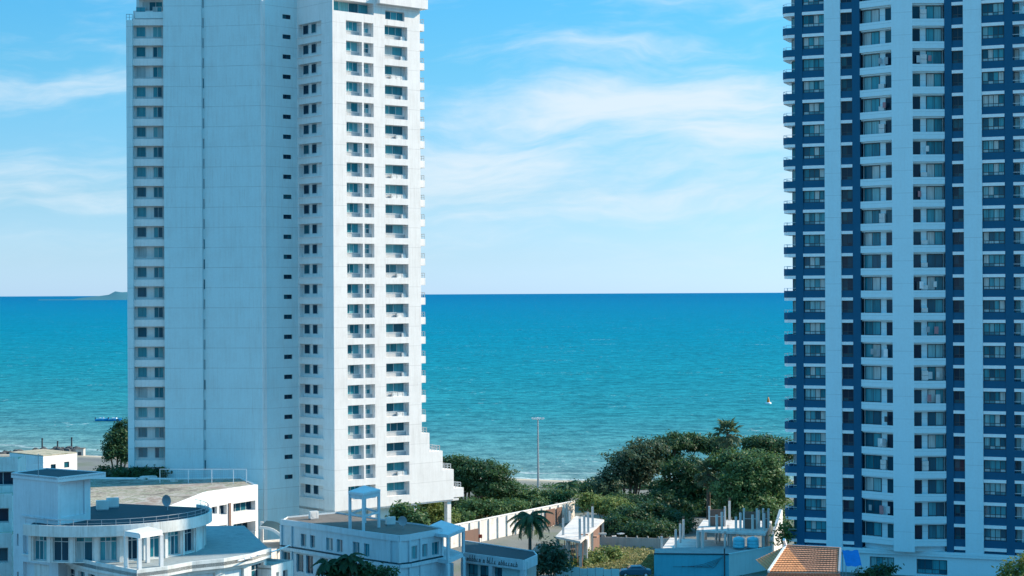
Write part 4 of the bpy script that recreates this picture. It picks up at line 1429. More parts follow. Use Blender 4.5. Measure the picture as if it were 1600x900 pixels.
        MB().box(0.25, ff.len - 0.25, -0.02, 0.21, h * 0.52, h * 0.52 + 0.09).build('tie_beam', 'new_concrete', Cc, ff.pt(0, 0, 5.0), ff.rz)
    poles(Cc, ((1140, 813, 2.8), (1120, 829, 2.2), (1150, 830, 2.0), (1157, 828, 2.4), (1176, 829, 2.2), (1186, 826, 2.6), (1194, 829, 2.4), (1128, 828, 2.5)), 5.0)
    # white gable wall beside the tower
    o = thing('gable_wall', 'narrow white gable wall between the building site and the navy tower', 'wall')
    a, b = OZ(1206, 846, 3.0), OZ(1223, 838, 3.0)
    ff = Face(a[:2], b[:2])
    m = MB()
    L = ff.len
    i = len(m.v)
    prof = [(0, 0), (L, 0), (L, 6.8), (L * 0.9, 6.8), (0, 3.0)]
    for y in (0, 0.25):
        m.v += [(u, y, z) for u, z in prof]
    m.f += [(0, 1, 2, 3, 4), (9, 8, 7, 6, 5)] + [(k, 5 + k, 5 + (k + 1) % 5, (k + 1) % 5) for k in range(5)]
    m.build('wall_sheet', 'white_wall', o, ff.pt(0), ff.rz)
    MB().beam((0, 0.12, 3.08), (L * 0.9, 0.12, 6.9), 0.4, 0.12).build('coping', 'white_wall', o, ff.pt(0), ff.rz)
    # blue walled house
    H = thing('blue_house', 'flat blue walled house with pale aqua side at the bottom of the view', 'house')
    zt = 3.0
    p0, p1, p2 = OZ(1022, 866, zt), OZ(1139, 867, zt), OZ(1206, 855, zt)
    f1, f2 = Face(p0[:2], p1[:2]), Face(p1[:2], p2[:2])
    panel('front_wall', f1, -1, zt, [], 'blue_paint', H)
    panel('side_wall', f2, -1, zt, [], 'aqua_paint', H)
    panel('side_wall', Face(f1.pt(0, 6)[:2], f1.pt(0)[:2]), -1, zt, [], 'blue_paint', H)
    MB().box(-0.05, f1.len, -0.1, 0.15, zt, zt + 0.14).build('wall_cap', 'roof_dark', H, f1.pt(0), f1.rz)
    MB().box(0.0, f2.len, -0.08, 0.2, zt, zt + 0.16).build('wall_cap', 'aqua_paint', H, f2.pt(0), f2.rz)
    q = [p0, p1, p2]
    MB().prism([tuple(f1.pt(0.05, 0.05)[:2]), tuple(f1.pt(f1.len - 0.05, 0.05)[:2]), tuple(f2.pt(f2.len - 0.05, 0.05)[:2]), tuple(f1.pt(f1.len, 9)[:2]), tuple(f1.pt(0.05, 5.5)[:2])], zt - 0.25, zt - 0.02).build('roof', 'deck_tile', H)
    # slack cables on the wall
    for k in range(5):
        a = f1.pt(f1.len * (0.93 - 0.02 * k), -0.25, zt - 0.2 - 0.2 * k)
        b = f1.pt(f1.len * (0.25 + 0.12 * k), -0.25, zt - 1.6 + 0.05 * k)
        pts = [a + (b - a) * t + Vector((0, 0, -0.5 * math.sin(math.pi * t))) for t in np.linspace(0, 1, 9)]
        MB().tube(pts, 0.025, 5).build('cable', 'dark_metal', H)
    MB().tube([f1.pt(f1.len * 0.94, -0.3, -1), f1.pt(f1.len * 0.94, -0.3, zt + 0.9)], 0.09, 8).build('cable_pole', 'dark_metal', H)
    # water tanks
    for k, px in enumerate((1155, 1177)):
        p = OZ(px, 858, zt + 0.05)
        o = thing('water_tank', ('blue water tank on the aqua house, nearer the bare slab', 'blue water tank on the aqua house, nearer the navy tower')[k], 'water tank', (p.x, p.y + 0.6, zt + 0.16), 'blue rooftop water tanks')
        n = 20
        def lathe(prof, nm, mt):
            m = MB()
            for r_, z_ in prof:
                m.v += [(r_ * math.cos(2 * math.pi * j / n), r_ * math.sin(2 * math.pi * j / n), z_) for j in range(n)]
            for i in range(len(prof) - 1):
                for j in range(n):
                    m.f.append((i * n + j, i * n + (j + 1) % n, (i + 1) * n + (j + 1) % n, (i + 1) * n + j))
            m.build(nm, mt, o, smooth=True)
        lathe([(0.0, 0), (0.78, 0), (0.78, 0.38), (0.74, 0.41), (0.78, 0.44), (0.78, 0.85), (0.74, 0.88), (0.78, 0.91), (0.78, 1.2), (0.6, 1.38), (0.25, 1.46), (0, 1.46)], 'tank_body', 'tank_blue')
        lathe([(0.0, 1.46), (0.27, 1.46), (0.27, 1.54), (0.0, 1.56)], 'tank_lid', 'white_metal')
        MB().tube([(0.82, 0, 0.1), (0.86, 0, 1.3), (0.5, 0, 1.5)], 0.05, 6).build('tank_pipe', 'white_metal', o)
    # low concrete wall behind the plot
    o = thing('plot_wall', 'low stained grey concrete wall along the back of the overgrown plot', 'wall')
    a, b = OZ(928, 838, 1.6), OZ(1046, 841, 1.6)
    ff = Face(a[:2], b[:2])
    nP = 7
    for k in range(nP):
        MB().box(ff.len * k / nP + 0.08, ff.len * (k + 1) / nP - 0.08, 0.03, 0.14, 0, 1.55).build('wall_panel', 'concrete', o, ff.pt(0), ff.rz)
    for k in range(nP + 1):
        MB().box(ff.len * k / nP - 0.1, ff.len * k / nP + 0.1, -0.04, 0.2, 0, 1.8).build('wall_post', 'concrete', o, ff.pt(0), ff.rz)
    # rubble heap and red board
    hp = OZ(938, 868, 0.2)
    o = thing('rubble_heap', 'heap of broken concrete and boards beside the unfinished house', 'rubble', (hp.x, hp.y, 0))
    rr = random.Random(5)
    for k in range(46):
        a, d = rr.random() * 6.28, rr.random() ** 0.6 * 2.8
        s = rr.uniform(0.15, 0.5)
        m = MB().box(-s, s, -s * 0.7, s * 0.7, 0, s * rr.uniform(0.4, 1.0))
        for i in range(8):
            x, y, z = m.v[i]
            m.v[i] = (x * rr.uniform(0.6, 1.2), y * rr.uniform(0.6, 1.2), z * rr.uniform(0.7, 1.2))
        b_ = m.build('rubble_piece', rr.choice(('rubble', 'rubble', 'white_metal', 'brick', 'deck_tile')), o, (math.cos(a) * d, math.sin(a) * d * 1.6, max(0, 0.7 - d * 0.3) * rr.random()), rr.random() * 6)
        b_.rotation_euler.x = rr.uniform(-0.3, 0.3)
    p = OZ(750, 846, 0.6)
    o = thing('red_notice_board', 'small red board standing in front of the boundary wall', 'board', (p.x, p.y + 3, 0))
    MB().box(-0.28, 0.28, -0.03, 0.03, 0.7, 1.25).build('board_face', 'red_sign', o)
    for s in (-0.2, 0.2):
        MB().box(s - 0.03, s + 0.03, 0.032, 0.08, 0, 1.2).build('leg', 'concrete', o)


site()


def thai_house():
    T = thing('thai_roof_house', 'house with steep orange brown tiled Thai roof below the navy tower', 'house')
    # ridge runs to the right, the roof hips towards the left front
    zr, ze = 10.7, 8.87
    rl, rr_ = OZ(1228, 853, zr), OZ(1313, 857, zr)
    el, er = OZ(1201, 893, ze), OZ(1311, 894, ze)
    hip = OZ(1262, 893, ze)
    bl = el + Vector((-0.2, 8.0, 0))
    rows = 12

    def tiles(A, B, C, D, name, mat, nu):
        """rows of tiles on the slope A-B (top edge) down to D-C (bottom edge), each row lapping the next"""
        A, B, C, D = map(Vector, (A, B, C, D))
        nrm = (B - A).cross(D - A)
        if nrm.length < 1e-6:
            nrm = (C - D).cross(A - D)
        nrm.normalize()
        if nrm.z < 0:
            nrm = -nrm
        for k in range(rows):
            t0, t1 = k / rows, (k + 1) / rows
            a, b = A.lerp(D, t0), B.lerp(C, t0)
            d, c = A.lerp(D, t1), B.lerp(C, t1)
            m = MB()
            n = max(2, int((c - d).length / 0.32))
            for j in range(n):
                s0, s1 = j / n + 0.06 / n, (j + 1) / n - 0.06 / n
                q = [a.lerp(b, s0), a.lerp(b, s1), c.lerp(d, 1 - s1), c.lerp(d, 1 - s0)]
                up = nrm * 0.09
                i = len(m.v)
                m.v += [tuple(q[0]), tuple(q[1]), tuple(q[2] + up), tuple(q[3] + up), tuple(q[3]), tuple(q[2])]
                m.f += [(i, i + 1, i + 2, i + 3), (i + 3, i + 2, i + 5, i + 4)]
            tag(m.build(name, mat, T), kind='stuff')
        b_ = MB()
        lo = nrm * 0.04
        for k in range(rows):
            for j in range(4):
                q = [A.lerp(D, k / rows).lerp(B.lerp(C, k / rows), j / 4), A.lerp(D, k / rows).lerp(B.lerp(C, k / rows), (j + 1) / 4),
                     A.lerp(D, (k + 1) / rows).lerp(B.lerp(C, (k + 1) / rows), (j + 1) / 4), A.lerp(D, (k + 1) / rows).lerp(B.lerp(C, (k + 1) / rows), j / 4)]
                b_.quad(*[p - lo for p in q])
        b_.build('roof_underlay', mat, T)
    tiles(rl, rr_, er, hip, 'tile_row', 'tile_brown', 40)
    tiles(rl, rl + (hip - el) * 0.01, hip, el, 'tile_row', 'tile_orange', 20)
    tiles(rl + (bl - el) * 0.001, rl, el, bl, 'tile_row', 'tile_orange', 20)
    b2, b3 = rr_ + Vector((0, 5, -3.0)), rl + Vector((0, 5, -3.0))
    MB().quad(rr_, rl, b3, b2).build('rear_slope', 'tile_brown', T)
    # white barge boards and ridge
    top = OZ(1225, 843, 11.5)
    MB().beam(top, rl, 0.25, 0.3).beam(rl, el, 0.24, 0.26).build('barge_board', 'white_metal', T)
    MB().beam(rl, rr_, 0.26, 0.22).build('ridge_cap', 'tile_brown', T)
    MB().beam(rr_, er, 0.2, 0.24).build('barge_board', 'grey_metal', T)
    # lower skirt roof and walls
    l2, r2 = el + Vector((-0.9, -1.6, -0.9)), er + Vector((0.3, -1.6, -0.9))
    tiles(el + Vector((0, 0, -0.12)), er + Vector((0, 0, -0.12)), r2, l2, 'skirt_tile_row', 'tile_brown', 40)
    f = Face((el.x + 0.3, el.y + 0.4), (er.x - 0.1, er.y + 0.4))
    panel('wall', f, 0, ze, [], 'site_wall', T)
    panel('wall', Face((er.x - 0.1, er.y + 0.4), (er.x - 0.1, er.y + 6)), 0, ze - 0.15, [], 'site_wall', T)
    m = MB()
    i0 = [(er.x - 0.12, er.y + 0.4, ze), (rr_.x - 0.12, rr_.y, zr - 0.1), (rr_.x - 0.12, rr_.y + 5, zr - 3)]
    m.v += i0
    m.f.append((0, 1, 2))
    m.build('gable_end', 'site_wall', T)
    # blue tarpaulin beside it
    o = thing('blue_tarpaulin', 'bright blue tarpaulin awning between the tiled roof and the white tower base', 'awning')
    m = MB()
    a, b = OZ(1316, 859, 4.2), OZ(1341, 859, 4.2)
    nx, ny = 8, 6
    for j in range(ny + 1):
        for i in range(nx + 1):
            t = j / ny
            x = a.x + (b.x - a.x) * i / nx
            m.v.append((x, a.y - 2.4 * t, 4.2 - 1.7 * t - 0.12 * math.sin(math.pi * i / nx) - 0.06 * math.sin(i * 1.7 + j)))
    for j in range(ny):
        for i in range(nx):
            k = j * (nx + 1) + i
            m.f.append((k, k + nx + 1, k + nx + 2, k + 1))
    m.build('sheet', 'tarp_blue', o, smooth=True)
    for x in (a.x + 0.05, b.x - 0.05):
        MB().tube([(x, a.y - 2.3, 0), (x, a.y - 2.3, 2.5)], 0.05, 6).build('pole', 'grey_metal', o)
        MB().tube([(x, a.y, 0), (x, a.y, 4.15)], 0.05, 6).build('pole', 'grey_metal', o)


thai_house()


# ------------------------------------------------------------------ plants
def leaf_mesh(name, pts, nrm, size, rng, aspect=1.6):
    """one small bent leaf quad for every point"""
    n = len(pts)
    t = rng.normal(size=(n, 3))
    nn = nrm + rng.normal(size=(n, 3)) * 0.55
    nn /= np.linalg.norm(nn, axis=1)[:, None] + 1e-9
    x = np.cross(nn, t)
    x /= np.linalg.norm(x, axis=1)[:, None] + 1e-9
    y = np.cross(nn, x)
    s = size * rng.uniform(0.6, 1.4, size=(n, 1))
    a, b = x * s * aspect * 0.5, y * s * 0.5
    v = np.empty((n, 4, 3))
    v[:, 0], v[:, 1], v[:, 2], v[:, 3] = pts - a, pts - b * 0.8, pts + a, pts + b * 0.8
    me = bpy.data.meshes.new(name)
    me.vertices.add(n * 4)
    me.vertices.foreach_set('co', v.reshape(-1))
    me.loops.add(n * 4)
    me.loops.foreach_set('vertex_index', np.arange(n * 4, dtype=np.int32))
    me.polygons.add(n)
    me.polygons.foreach_set('loop_start', np.arange(0, n * 4, 4, dtype=np.int32))
    me.polygons.foreach_set('loop_total', np.full(n, 4, dtype=np.int32))
    me.update()
    me.validate()
    return me


def crown_points(lobes, dens, rng, clump=0.9, per=16):
    """leaf positions: clumps spread over the shells of the lobes (centre, radii)"""
    P, Nn = [], []
    for (c, r) in lobes:
        c, r = np.array(c, float), np.array(r, float)
        area = 4 * math.pi * ((r[0] * r[1]) ** 1.6 + (r[0] * r[2]) ** 1.6 + (r[1] * r[2]) ** 1.6) ** (1 / 1.6) / 3 ** (1 / 1.6)
        k = int(area * dens)
        d = rng.normal(size=(k, 3))
        d /= np.linalg.norm(d, axis=1)[:, None]
        rad = 1 - 0.45 * rng.random(k) ** 2.2
        wob = 1 + 0.26 * np.sin(d[:, 0] * 6 + c[0]) * np.sin(d[:, 2] * 7 + c[1]) + 0.12 * np.sin(d[:, 1] * 13 + c[2]) * np.sin(d[:, 0] * 11) + rng.normal(size=k) * 0.08
        cen = c + d * r * (rad * wob)[:, None]
        q = np.repeat(cen, per, axis=0) + rng.normal(size=(k * per, 3)) * clump * np.array([0.5, 0.5, 0.32])
        P.append(q)
        Nn.append(np.repeat(d * 0.5 + np.array([0, 0, 0.7]), per, axis=0))
    return np.concatenate(P), np.concatenate(Nn)


def tree(name, label, cat, base, lobes, mat, size=0.31, dens=1.7, trunk=0.35, group=None, seed=1, per=30, clump=0.95):
    """lobes are relative to base: ((x, y, z), (rx, ry, rz))"""
    rng = np.random.default_rng(seed)
    o = thing(name, label, cat, base, group)
    P, N = crown_points(lobes, dens, rng, clump, per)
    keep = P[:, 2] > 0.15
    place('crown', leaf_mesh('crown', P[keep], N[keep], size, rng), mat, o)
    m = MB()
    for i, (c, r) in enumerate(lobes):
        c = Vector(c)
        off = Vector((c.x * 0.25, c.y * 0.25, 0))
        mid = Vector((c.x * 0.45, c.y * 0.45, c.z * 0.55))
        m.tube([off, mid, c + Vector((0, 0, -r[2] * 0.3)), c + Vector((r[0] * 0.3, 0, r[2] * 0.4))], [trunk * (1 if i == 0 else 0.7), trunk * 0.6, trunk * 0.35, 0.05], 7)
        for s in (-1, 1):
            m.tube([c + Vector((0, 0, -r[2] * 0.4)), c + Vector((s * r[0] * 0.55, rng.uniform(-0.4, 0.4) * r[1], r[2] * 0.15))], [trunk * 0.3, 0.04], 5)
    m.build('trunk', 'bark', o)
    return o


def at(px, py, d, base):
    """offset from a base point to what is seen at a pixel at distance d"""
    p = W(px, py, d)
    return (p.x - base[0], p.y - base[1], p.z - base[2])


def grow(name, label, cat, bpx, d, blobs, mat, **kw):
    """blobs: (px, py, radius px x, radius px z, depth offset)"""
    p = P2(bpx, d, 780)
    base = (p.x, p.y, kw.pop('z', 0.0))
    k = d / FPX
    lobes = []
    for (x, y, rx, rz, dy) in blobs:
        c = at(x, y, d + dy, base)
        lobes.append((c, (rx * k, rx * k * 0.85, rz * k)))
    return tree(name, label, cat, base, lobes, mat, **kw)


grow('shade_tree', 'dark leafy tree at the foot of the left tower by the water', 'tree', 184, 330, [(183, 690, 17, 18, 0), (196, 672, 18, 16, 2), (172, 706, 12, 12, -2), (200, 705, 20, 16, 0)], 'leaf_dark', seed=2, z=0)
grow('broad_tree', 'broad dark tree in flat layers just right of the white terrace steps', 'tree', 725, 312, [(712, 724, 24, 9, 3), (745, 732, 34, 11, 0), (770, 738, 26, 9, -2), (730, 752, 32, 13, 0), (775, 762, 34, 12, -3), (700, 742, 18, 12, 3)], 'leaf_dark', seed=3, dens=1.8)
grow('broad_tree', 'bright green tree between the dark layered tree and the lamp mast', 'tree', 795, 318, [(790, 764, 24, 10, 0), (815, 774, 22, 9, -2), (770, 778, 30, 12, -3), (840, 780, 22, 9, 0)], 'leaf_mid', seed=4)
grow('shrub', 'light green shrub behind the boundary wall, right of the lamp mast', 'shrub', 868, 318, [(858, 776, 22, 9, 0), (882, 774, 16, 7, 2), (835, 788, 26, 10, -4)], 'leaf_mid', seed=5, trunk=0.15)
grow('shrub', 'pale leafy shrub under the white tower overhang by the slender pillar', 'shrub', 670, 284, [(668, 800, 26, 14, 0), (690, 808, 24, 10, 1), (650, 806, 20, 12, 0)], 'leaf_light', seed=6, trunk=0.14)
grow('shrub', 'rounded green shrub against the lobby wall of the white tower', 'shrub', 636, 262, [(634, 800, 19, 15, 0), (652, 812, 16, 10, -2), (622, 812, 10, 10, 0)], 'leaf_mid', seed=7, trunk=0.14, size=0.36)
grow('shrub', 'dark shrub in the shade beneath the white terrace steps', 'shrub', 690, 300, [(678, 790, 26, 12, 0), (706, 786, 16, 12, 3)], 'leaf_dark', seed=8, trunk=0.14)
grow('shrub', 'green shrub at the far end of the boundary wall top', 'shrub', 745, 300, [(742, 792, 24, 10, 0), (770, 794, 26, 9, 0), (800, 790, 22, 8, 3), (722, 806, 18, 7, -6)], 'leaf_mid', seed=9, trunk=0.14)

grow('hedge', 'dark overgrown hedge between the cream roof and the tower foot', 'hedge', 230, 266, [(170, 738, 20, 7, 18), (200, 740, 22, 7, 0), (235, 742, 24, 7, 0)], 'leaf_dark', seed=31, trunk=0.1, z=0)
BT = 'big trees behind the building site'
grow('big_tree', 'grey green open crowned tree at the left end of the big trees', 'tree', 985, 318, [(985, 718, 34, 18, 0), (1012, 700, 30, 13, 2), (962, 742, 22, 16, -2), (998, 742, 26, 14, 0), (1020, 725, 22, 14, 2), (945, 757, 24, 11, -4)], 'leaf_grey', seed=11, group=BT, dens=1.25)
grow('big_tree', 'dark spreading tree whose flat top stands left of the tall fan palm', 'tree', 1052, 326, [(1055, 690, 34, 12, 0), (1092, 692, 32, 12, 2), (1040, 712, 22, 12, 3), (1120, 700, 24, 12, 0), (1030, 728, 16, 12, 4)], 'leaf_dark', seed=12, group=BT, dens=1.3)
grow('big_tree', 'dark dense tree in the middle of the big trees, below the fan palm', 'tree', 1075, 312, [(1072, 735, 34, 20, 0), (1060, 770, 40, 22, 0), (1100, 765, 34, 26, -2), (1040, 790, 40, 20, -4), (1098, 800, 40, 18, -6)], 'leaf_dark', seed=13, group=BT, dens=1.6)
grow('big_tree', 'large round full crowned green tree close to the navy tower', 'tree', 1178, 288, [(1180, 738, 42, 30, 0), (1160, 765, 42, 32, -2), (1205, 765, 30, 30, 0), (1180, 795, 48, 24, -3), (1140, 720, 26, 16, 3)], 'leaf_mid', seed=14, group=BT, dens=1.7)
grow('big_tree', 'dark tree rising behind the round crowned tree, right of the fan palm', 'tree', 1195, 330, [(1185, 692, 28, 11, 0), (1215, 700, 28, 13, 0), (1235, 706, 20, 14, 4), (1200, 715, 36, 14, 0)], 'leaf_dark', seed=15, group=BT, dens=1.5)
grow('shrub', 'low green spreading beach shrub round the foot of the lamp mast', 'shrub', 840, 350, [(812, 766, 20, 5, 0), (838, 767, 18, 5, 0), (866, 765, 20, 5, 0), (790, 762, 16, 6, 2)], 'leaf_mid', seed=43, trunk=0.1)
grow('shrub', 'wide dark green beach shrub right of the small coconut palm', 'shrub', 925, 348, [(900, 762, 18, 6, 0), (930, 758, 20, 8, 0), (958, 758, 18, 9, 0), (1000, 764, 26, 9, 0), (1035, 760, 20, 9, 0)], 'leaf_dark', seed=44, trunk=0.1)
grow('shrub', 'dark beach shrub just in front of the wide one, left of the grey green tree', 'shrub', 930, 340, [(905, 770, 18, 7, 0), (928, 764, 20, 8, 0), (952, 772, 20, 8, -4)], 'leaf_dark', seed=41, trunk=0.12)
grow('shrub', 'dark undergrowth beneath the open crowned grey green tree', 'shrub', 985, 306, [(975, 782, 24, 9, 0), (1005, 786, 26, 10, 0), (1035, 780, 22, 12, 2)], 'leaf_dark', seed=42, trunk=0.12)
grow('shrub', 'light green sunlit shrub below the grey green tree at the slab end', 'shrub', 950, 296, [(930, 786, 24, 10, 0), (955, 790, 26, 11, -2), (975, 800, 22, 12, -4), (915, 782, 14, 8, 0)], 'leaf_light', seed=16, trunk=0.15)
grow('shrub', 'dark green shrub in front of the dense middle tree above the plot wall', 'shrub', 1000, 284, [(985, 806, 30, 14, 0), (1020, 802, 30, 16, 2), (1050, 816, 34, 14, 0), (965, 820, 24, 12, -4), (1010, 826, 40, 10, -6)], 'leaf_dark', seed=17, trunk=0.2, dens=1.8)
grow('shrub', 'bright green bush beside the narrow white gable wall', 'shrub', 1226, 246, [(1226, 826, 8, 12, 0), (1221, 838, 8, 10, -1), (1232, 838, 7, 10, 0)], 'leaf_light', seed=18, trunk=0.08, size=0.3, per=20)
grow('hedge', 'low hedge along the sunlit plot in front of the plot wall', 'hedge', 960, 252, [(930, 872, 26, 7, 0), (905, 882, 26, 7, -3), (955, 866, 20, 8, 2), (880, 886, 26, 6, -4)], 'leaf_light', seed=19, trunk=0.06, size=0.3, per=20)
grow('shrub', 'dark bush growing against the long bluish two storey building', 'shrub', 552, 208, [(548, 884, 20, 10, 0), (575, 892, 22, 8, 0), (526, 894, 18, 8, 0), (600, 896, 16, 6, 0)], 'leaf_dark', seed=20, trunk=0.1, size=0.34, per=20)
grow('shrub', 'dusty tree in front of the unfinished house beside the sign pavilion', 'shrub', 862, 236, [(858, 862, 16, 16, 0), (870, 876, 20, 14, 0), (850, 884, 16, 12, -1)], 'leaf_grey', seed=21, trunk=0.16, size=0.34, per=20)
grow('shrub', 'leafy treetop at the bottom right corner below the condominium', 'shrub', 1590, 205, [(1588, 892, 20, 14, 0), (1606, 886, 16, 18, 0), (1570, 902, 14, 8, 0)], 'leaf_light', seed=22, trunk=0.1, size=0.28, per=20)
grow('shrub', 'dark tree beside the blue tarpaulin at the white tower base', 'shrub', 1375, 222, [(1370, 896, 18, 9, 0), (1384, 888, 12, 6, 1), (1352, 899, 12, 8, 0)], 'leaf_dark', seed=23, trunk=0.1, size=0.3, per=20)


def frond_feather(L, droop, nl=26, wid=0.7):
    """arching feather leaf"""
    m = MB()
    pts = []
    for k in range(11):
        t = k / 10
        pts.append(Vector((L * t * (1 - 0.22 * t * droop), 0, L * (0.42 * t - (0.55 + 0.4 * droop) * t * t))))
    m.tube(pts, [0.05 * (1 - 0.85 * k / 10) + 0.008 for k in range(11)], 4)
    for k in range(nl):
        t = 0.12 + 0.88 * k / nl
        i = min(9, int(t * 10))
        p = pts[i].lerp(pts[i + 1], t * 10 - i)
        d = (pts[i + 1] - pts[i]).normalized()
        ll = wid * (1 - 0.6 * abs(t - 0.45))
        for s in (-1, 1):
            tip = p + d * ll * 0.45 + Vector((0, s * ll * 0.75, -ll * 0.55))
            w = d * 0.09
            m.quad(p - w, p + w, tip + w * 0.4, tip - w * 0.4)
    return m.mesh('frond')


def frond_fan(L, n=17):
    """round fan leaf of a sugar palm on a straight stalk"""
    m = MB()
    m.tube([(0, 0, 0), (L * 0.5, 0, L * 0.04)], [0.05, 0.03], 4)
    c = Vector((L * 0.5, 0, L * 0.04))
    for k in range(n):
        a = R(-115 + 230 * k / (n - 1))
        d = Vector((math.cos(a), math.sin(a), 0.0))
        e = Vector((-d.y, d.x, 0)) * (L * 0.036)
        ln = L * 0.55 * (1 - 0.15 * abs(a) / 2)
        fold = Vector((0, 0, L * 0.03 * (1 if k % 2 else -1)))
        tip = c + d * ln + Vector((0, 0, -ln * 0.25))
        m.quad(c - e * 0.2, c + d * ln * 0.55 - e + fold, tip, c + d * ln * 0.55 + e - fold)
    return m.mesh('frond')


def palm(label, px, d, top_py, kind, L, n, mat, seed, lean=0.0, z=0.0, trunk=0.18, dead=0):
    rr = random.Random(seed)
    top = W(px, top_py, d)
    base = Vector((top.x - lean, top.y, z))
    o = thing('palm_tree', label, 'palm', base)
    h = top.z - z
    m = MB()
    m.tube([(lean * t * t, 0, h * t) for t in np.linspace(0, 1, 9)], [trunk * (1.35 - 0.45 * t) for t in np.linspace(0, 1, 9)], 9)
    m.build('trunk', 'bark', o)
    me = [frond_feather(L, rr.uniform(0.5, 1.3)) for _ in range(3)] if kind == 'feather' else [frond_fan(L), frond_fan(L * 0.9, 15)]
    for k in range(n):
        f = place('frond', me[k % len(me)], mat, o, (lean, 0, h))
        t = k / n
        pit = (R(40) - R(75) * t) if kind == 'feather' else (R(75) - R(140) * t)
        f.rotation_euler = (rr.uniform(-0.3, 0.3), -pit + rr.uniform(-0.15, 0.15), k * 2.39996 + rr.uniform(-0.2, 0.2))
    for k in range(dead):
        f = place('dry_frond', frond_fan(L * 0.8, 11), 'tile_brown', o, (lean, 0, h - 0.3))
        f.rotation_euler = (0, R(75), k * 1.3)
    return o


palm('tall fan palm rising above the big trees against the sea', 1137, 318, 678, 'fan', 3.3, 24, 'leaf_grey', 1, z=0, trunk=0.3)
palm('shorter fan palm with dry hanging leaves in front of the dark middle tree', 1107, 292, 740, 'fan', 3.0, 24, 'leaf_grey', 2, z=0, trunk=0.3, dead=7)
palm('dusky coconut palm in front of the boundary wall by the sign pavilion', 828, 240, 809, 'feather', 3.4, 22, 'leaf_dark', 3, z=0, trunk=0.2)
palm('small coconut palm by the beach right of the lamp mast', 886, 335, 760, 'feather', 2.8, 14, 'leaf_dark', 4, z=0, lean=0.4, trunk=0.14)
palm('low dark palm before the bluish building, left of its dark bush', 512, 208, 880, 'feather', 2.0, 14, 'leaf_dark', 5, z=0, trunk=0.14)
palm('low dark palm in the middle of the bluish building front', 546, 207, 872, 'feather', 2.0, 14, 'leaf_dark', 6, z=0, trunk=0.14)


def grass():
    rng = np.random.default_rng(4)
    P = []
    for (px, py, s, n) in ((950, 876, 5, 2600), (990, 872, 4.5, 2200), (915, 884, 5, 2000), (1010, 882, 4, 1600), (960, 890, 6, 2000), (735, 812, 6, 1500)):
        c = OZ(px, py, 0)
        q = rng.normal(size=(n, 3)) * np.array([s * 0.5, s * 1.0, 0]) + np.array([c.x, c.y, 0.12])
        q[:, 2] = rng.uniform(0.03, 0.35, n)
        P.append(q)
    P = np.concatenate(P)
    N = np.tile(np.array([[0.3, -0.6, 0.5]]), (len(P), 1))
    tag(place('grass', leaf_mesh('grass', P, N, 0.3, rng), 'grass_leaf'), 'dry yellow green grass over the vacant plot', 'grass', kind='stuff')


grass()


# ------------------------------------------------------------------ mast, rocks, boats, car
def lamp_mast():
    p = W(841, 765, 338)
    T = thing('lamp_mast', 'tall grey floodlight mast by the beach between the trees', 'lamp', (p.x, p.y, 0))
    h = W(841, 655, 338).z
    MB().tube([(0, 0, 0), (0, 0, h * 0.5), (0, 0, h)], [0.24, 0.18, 0.12], 10).build('pole', 'grey_metal', T)
    MB().box(-0.35, 0.35, -0.35, 0.35, 0, 0.25).build('base_plate', 'concrete', T)
    MB().beam((-1.0, 0, h), (1.0, 0, h), 0.1).beam((0, -0.7, h), (0, 0.7, h), 0.1).build('cross_arm', 'white_metal', T)
    for x, y in ((-1.0, 0), (-0.45, -0.1), (0.45, -0.1), (1.0, 0), (0, -0.7), (0, 0.7)):
        MB().box(-0.2, 0.2, -0.12, 0.12, -0.05, 0.22).box(-0.16, 0.16, -0.14, -0.12, 0.0, 0.18).build('floodlight', 'white_metal', T, (x, y, h + 0.08))


lamp_mast()


def breakwater():
    T = thing('rock_breakwater', 'line of dark rocks in the sea behind the small white block', 'breakwater')
    rr = random.Random(11)
    for k in range(64):
        t = k / 63
        px = -15 + 133 * t + rr.uniform(-2, 2)
        py = 713 - 10 * t + rr.uniform(-3.5, 1.5)
        p = OZ(px, py + 2, -1.5)
        s = rr.uniform(0.5, 1.2)
        m = MB()
        n = 7
        for (rz, z) in ((1.0, -0.6), (1.05, 0.1), (0.7, 0.75), (0.2, 0.95)):
            m.v += [(s * rz * math.cos(6.283 * j / n) * rr.uniform(0.8, 1.25), s * rz * math.sin(6.283 * j / n) * rr.uniform(0.8, 1.25), s * z * rr.uniform(0.85, 1.15)) for j in range(n)]
        for i in range(3):
            for j in range(n):
                m.f.append((i * n + j, i * n + (j + 1) % n, (i + 1) * n + (j + 1) % n, (i + 1) * n + j))
        m.f.append(tuple(3 * n + j for j in range(n)))
        m.build('rock', 'rock', T, (p.x, p.y, -1.5))
    for px, py, h, lb in ((66, 698, 2.2, 'first dark post from the left on the rock breakwater'), (90, 700, 1.8, 'middle one of three dark posts on the rock breakwater'), (112, 699, 2.6, 'tallest dark post on the rock breakwater, nearest its seaward end')):
        p = OZ(px, py, -0.9)
        o = MB().tube([(0, 0, -0.8), (0, 0, h * 0.8), (0.02, 0, h)], [0.22, 0.2, 0.26], 8).build('mooring_post', 'dark_metal', None, (p.x, p.y, -0.9))
        tag(o, lb, 'post', 'posts on the breakwater')
    p = OZ(126, 716, -1.0)
    o = thing('pump_house', 'small grey box hut at the end of the rock breakwater', 'hut', (p.x, p.y, -1.5))
    MB().box(-0.9, 0.9, -1, 1, 0, 2.8).build('wall', 'concrete', o)
    MB().box(-1.0, 1.0, -1.1, 1.1, 2.8, 2.95).build('roof', 'roof_grey', o)
    MB().box(-0.4, 0.4, -1.05, -1.003, 0.2, 2.1).build('door', 'dark_metal', o)


breakwater()


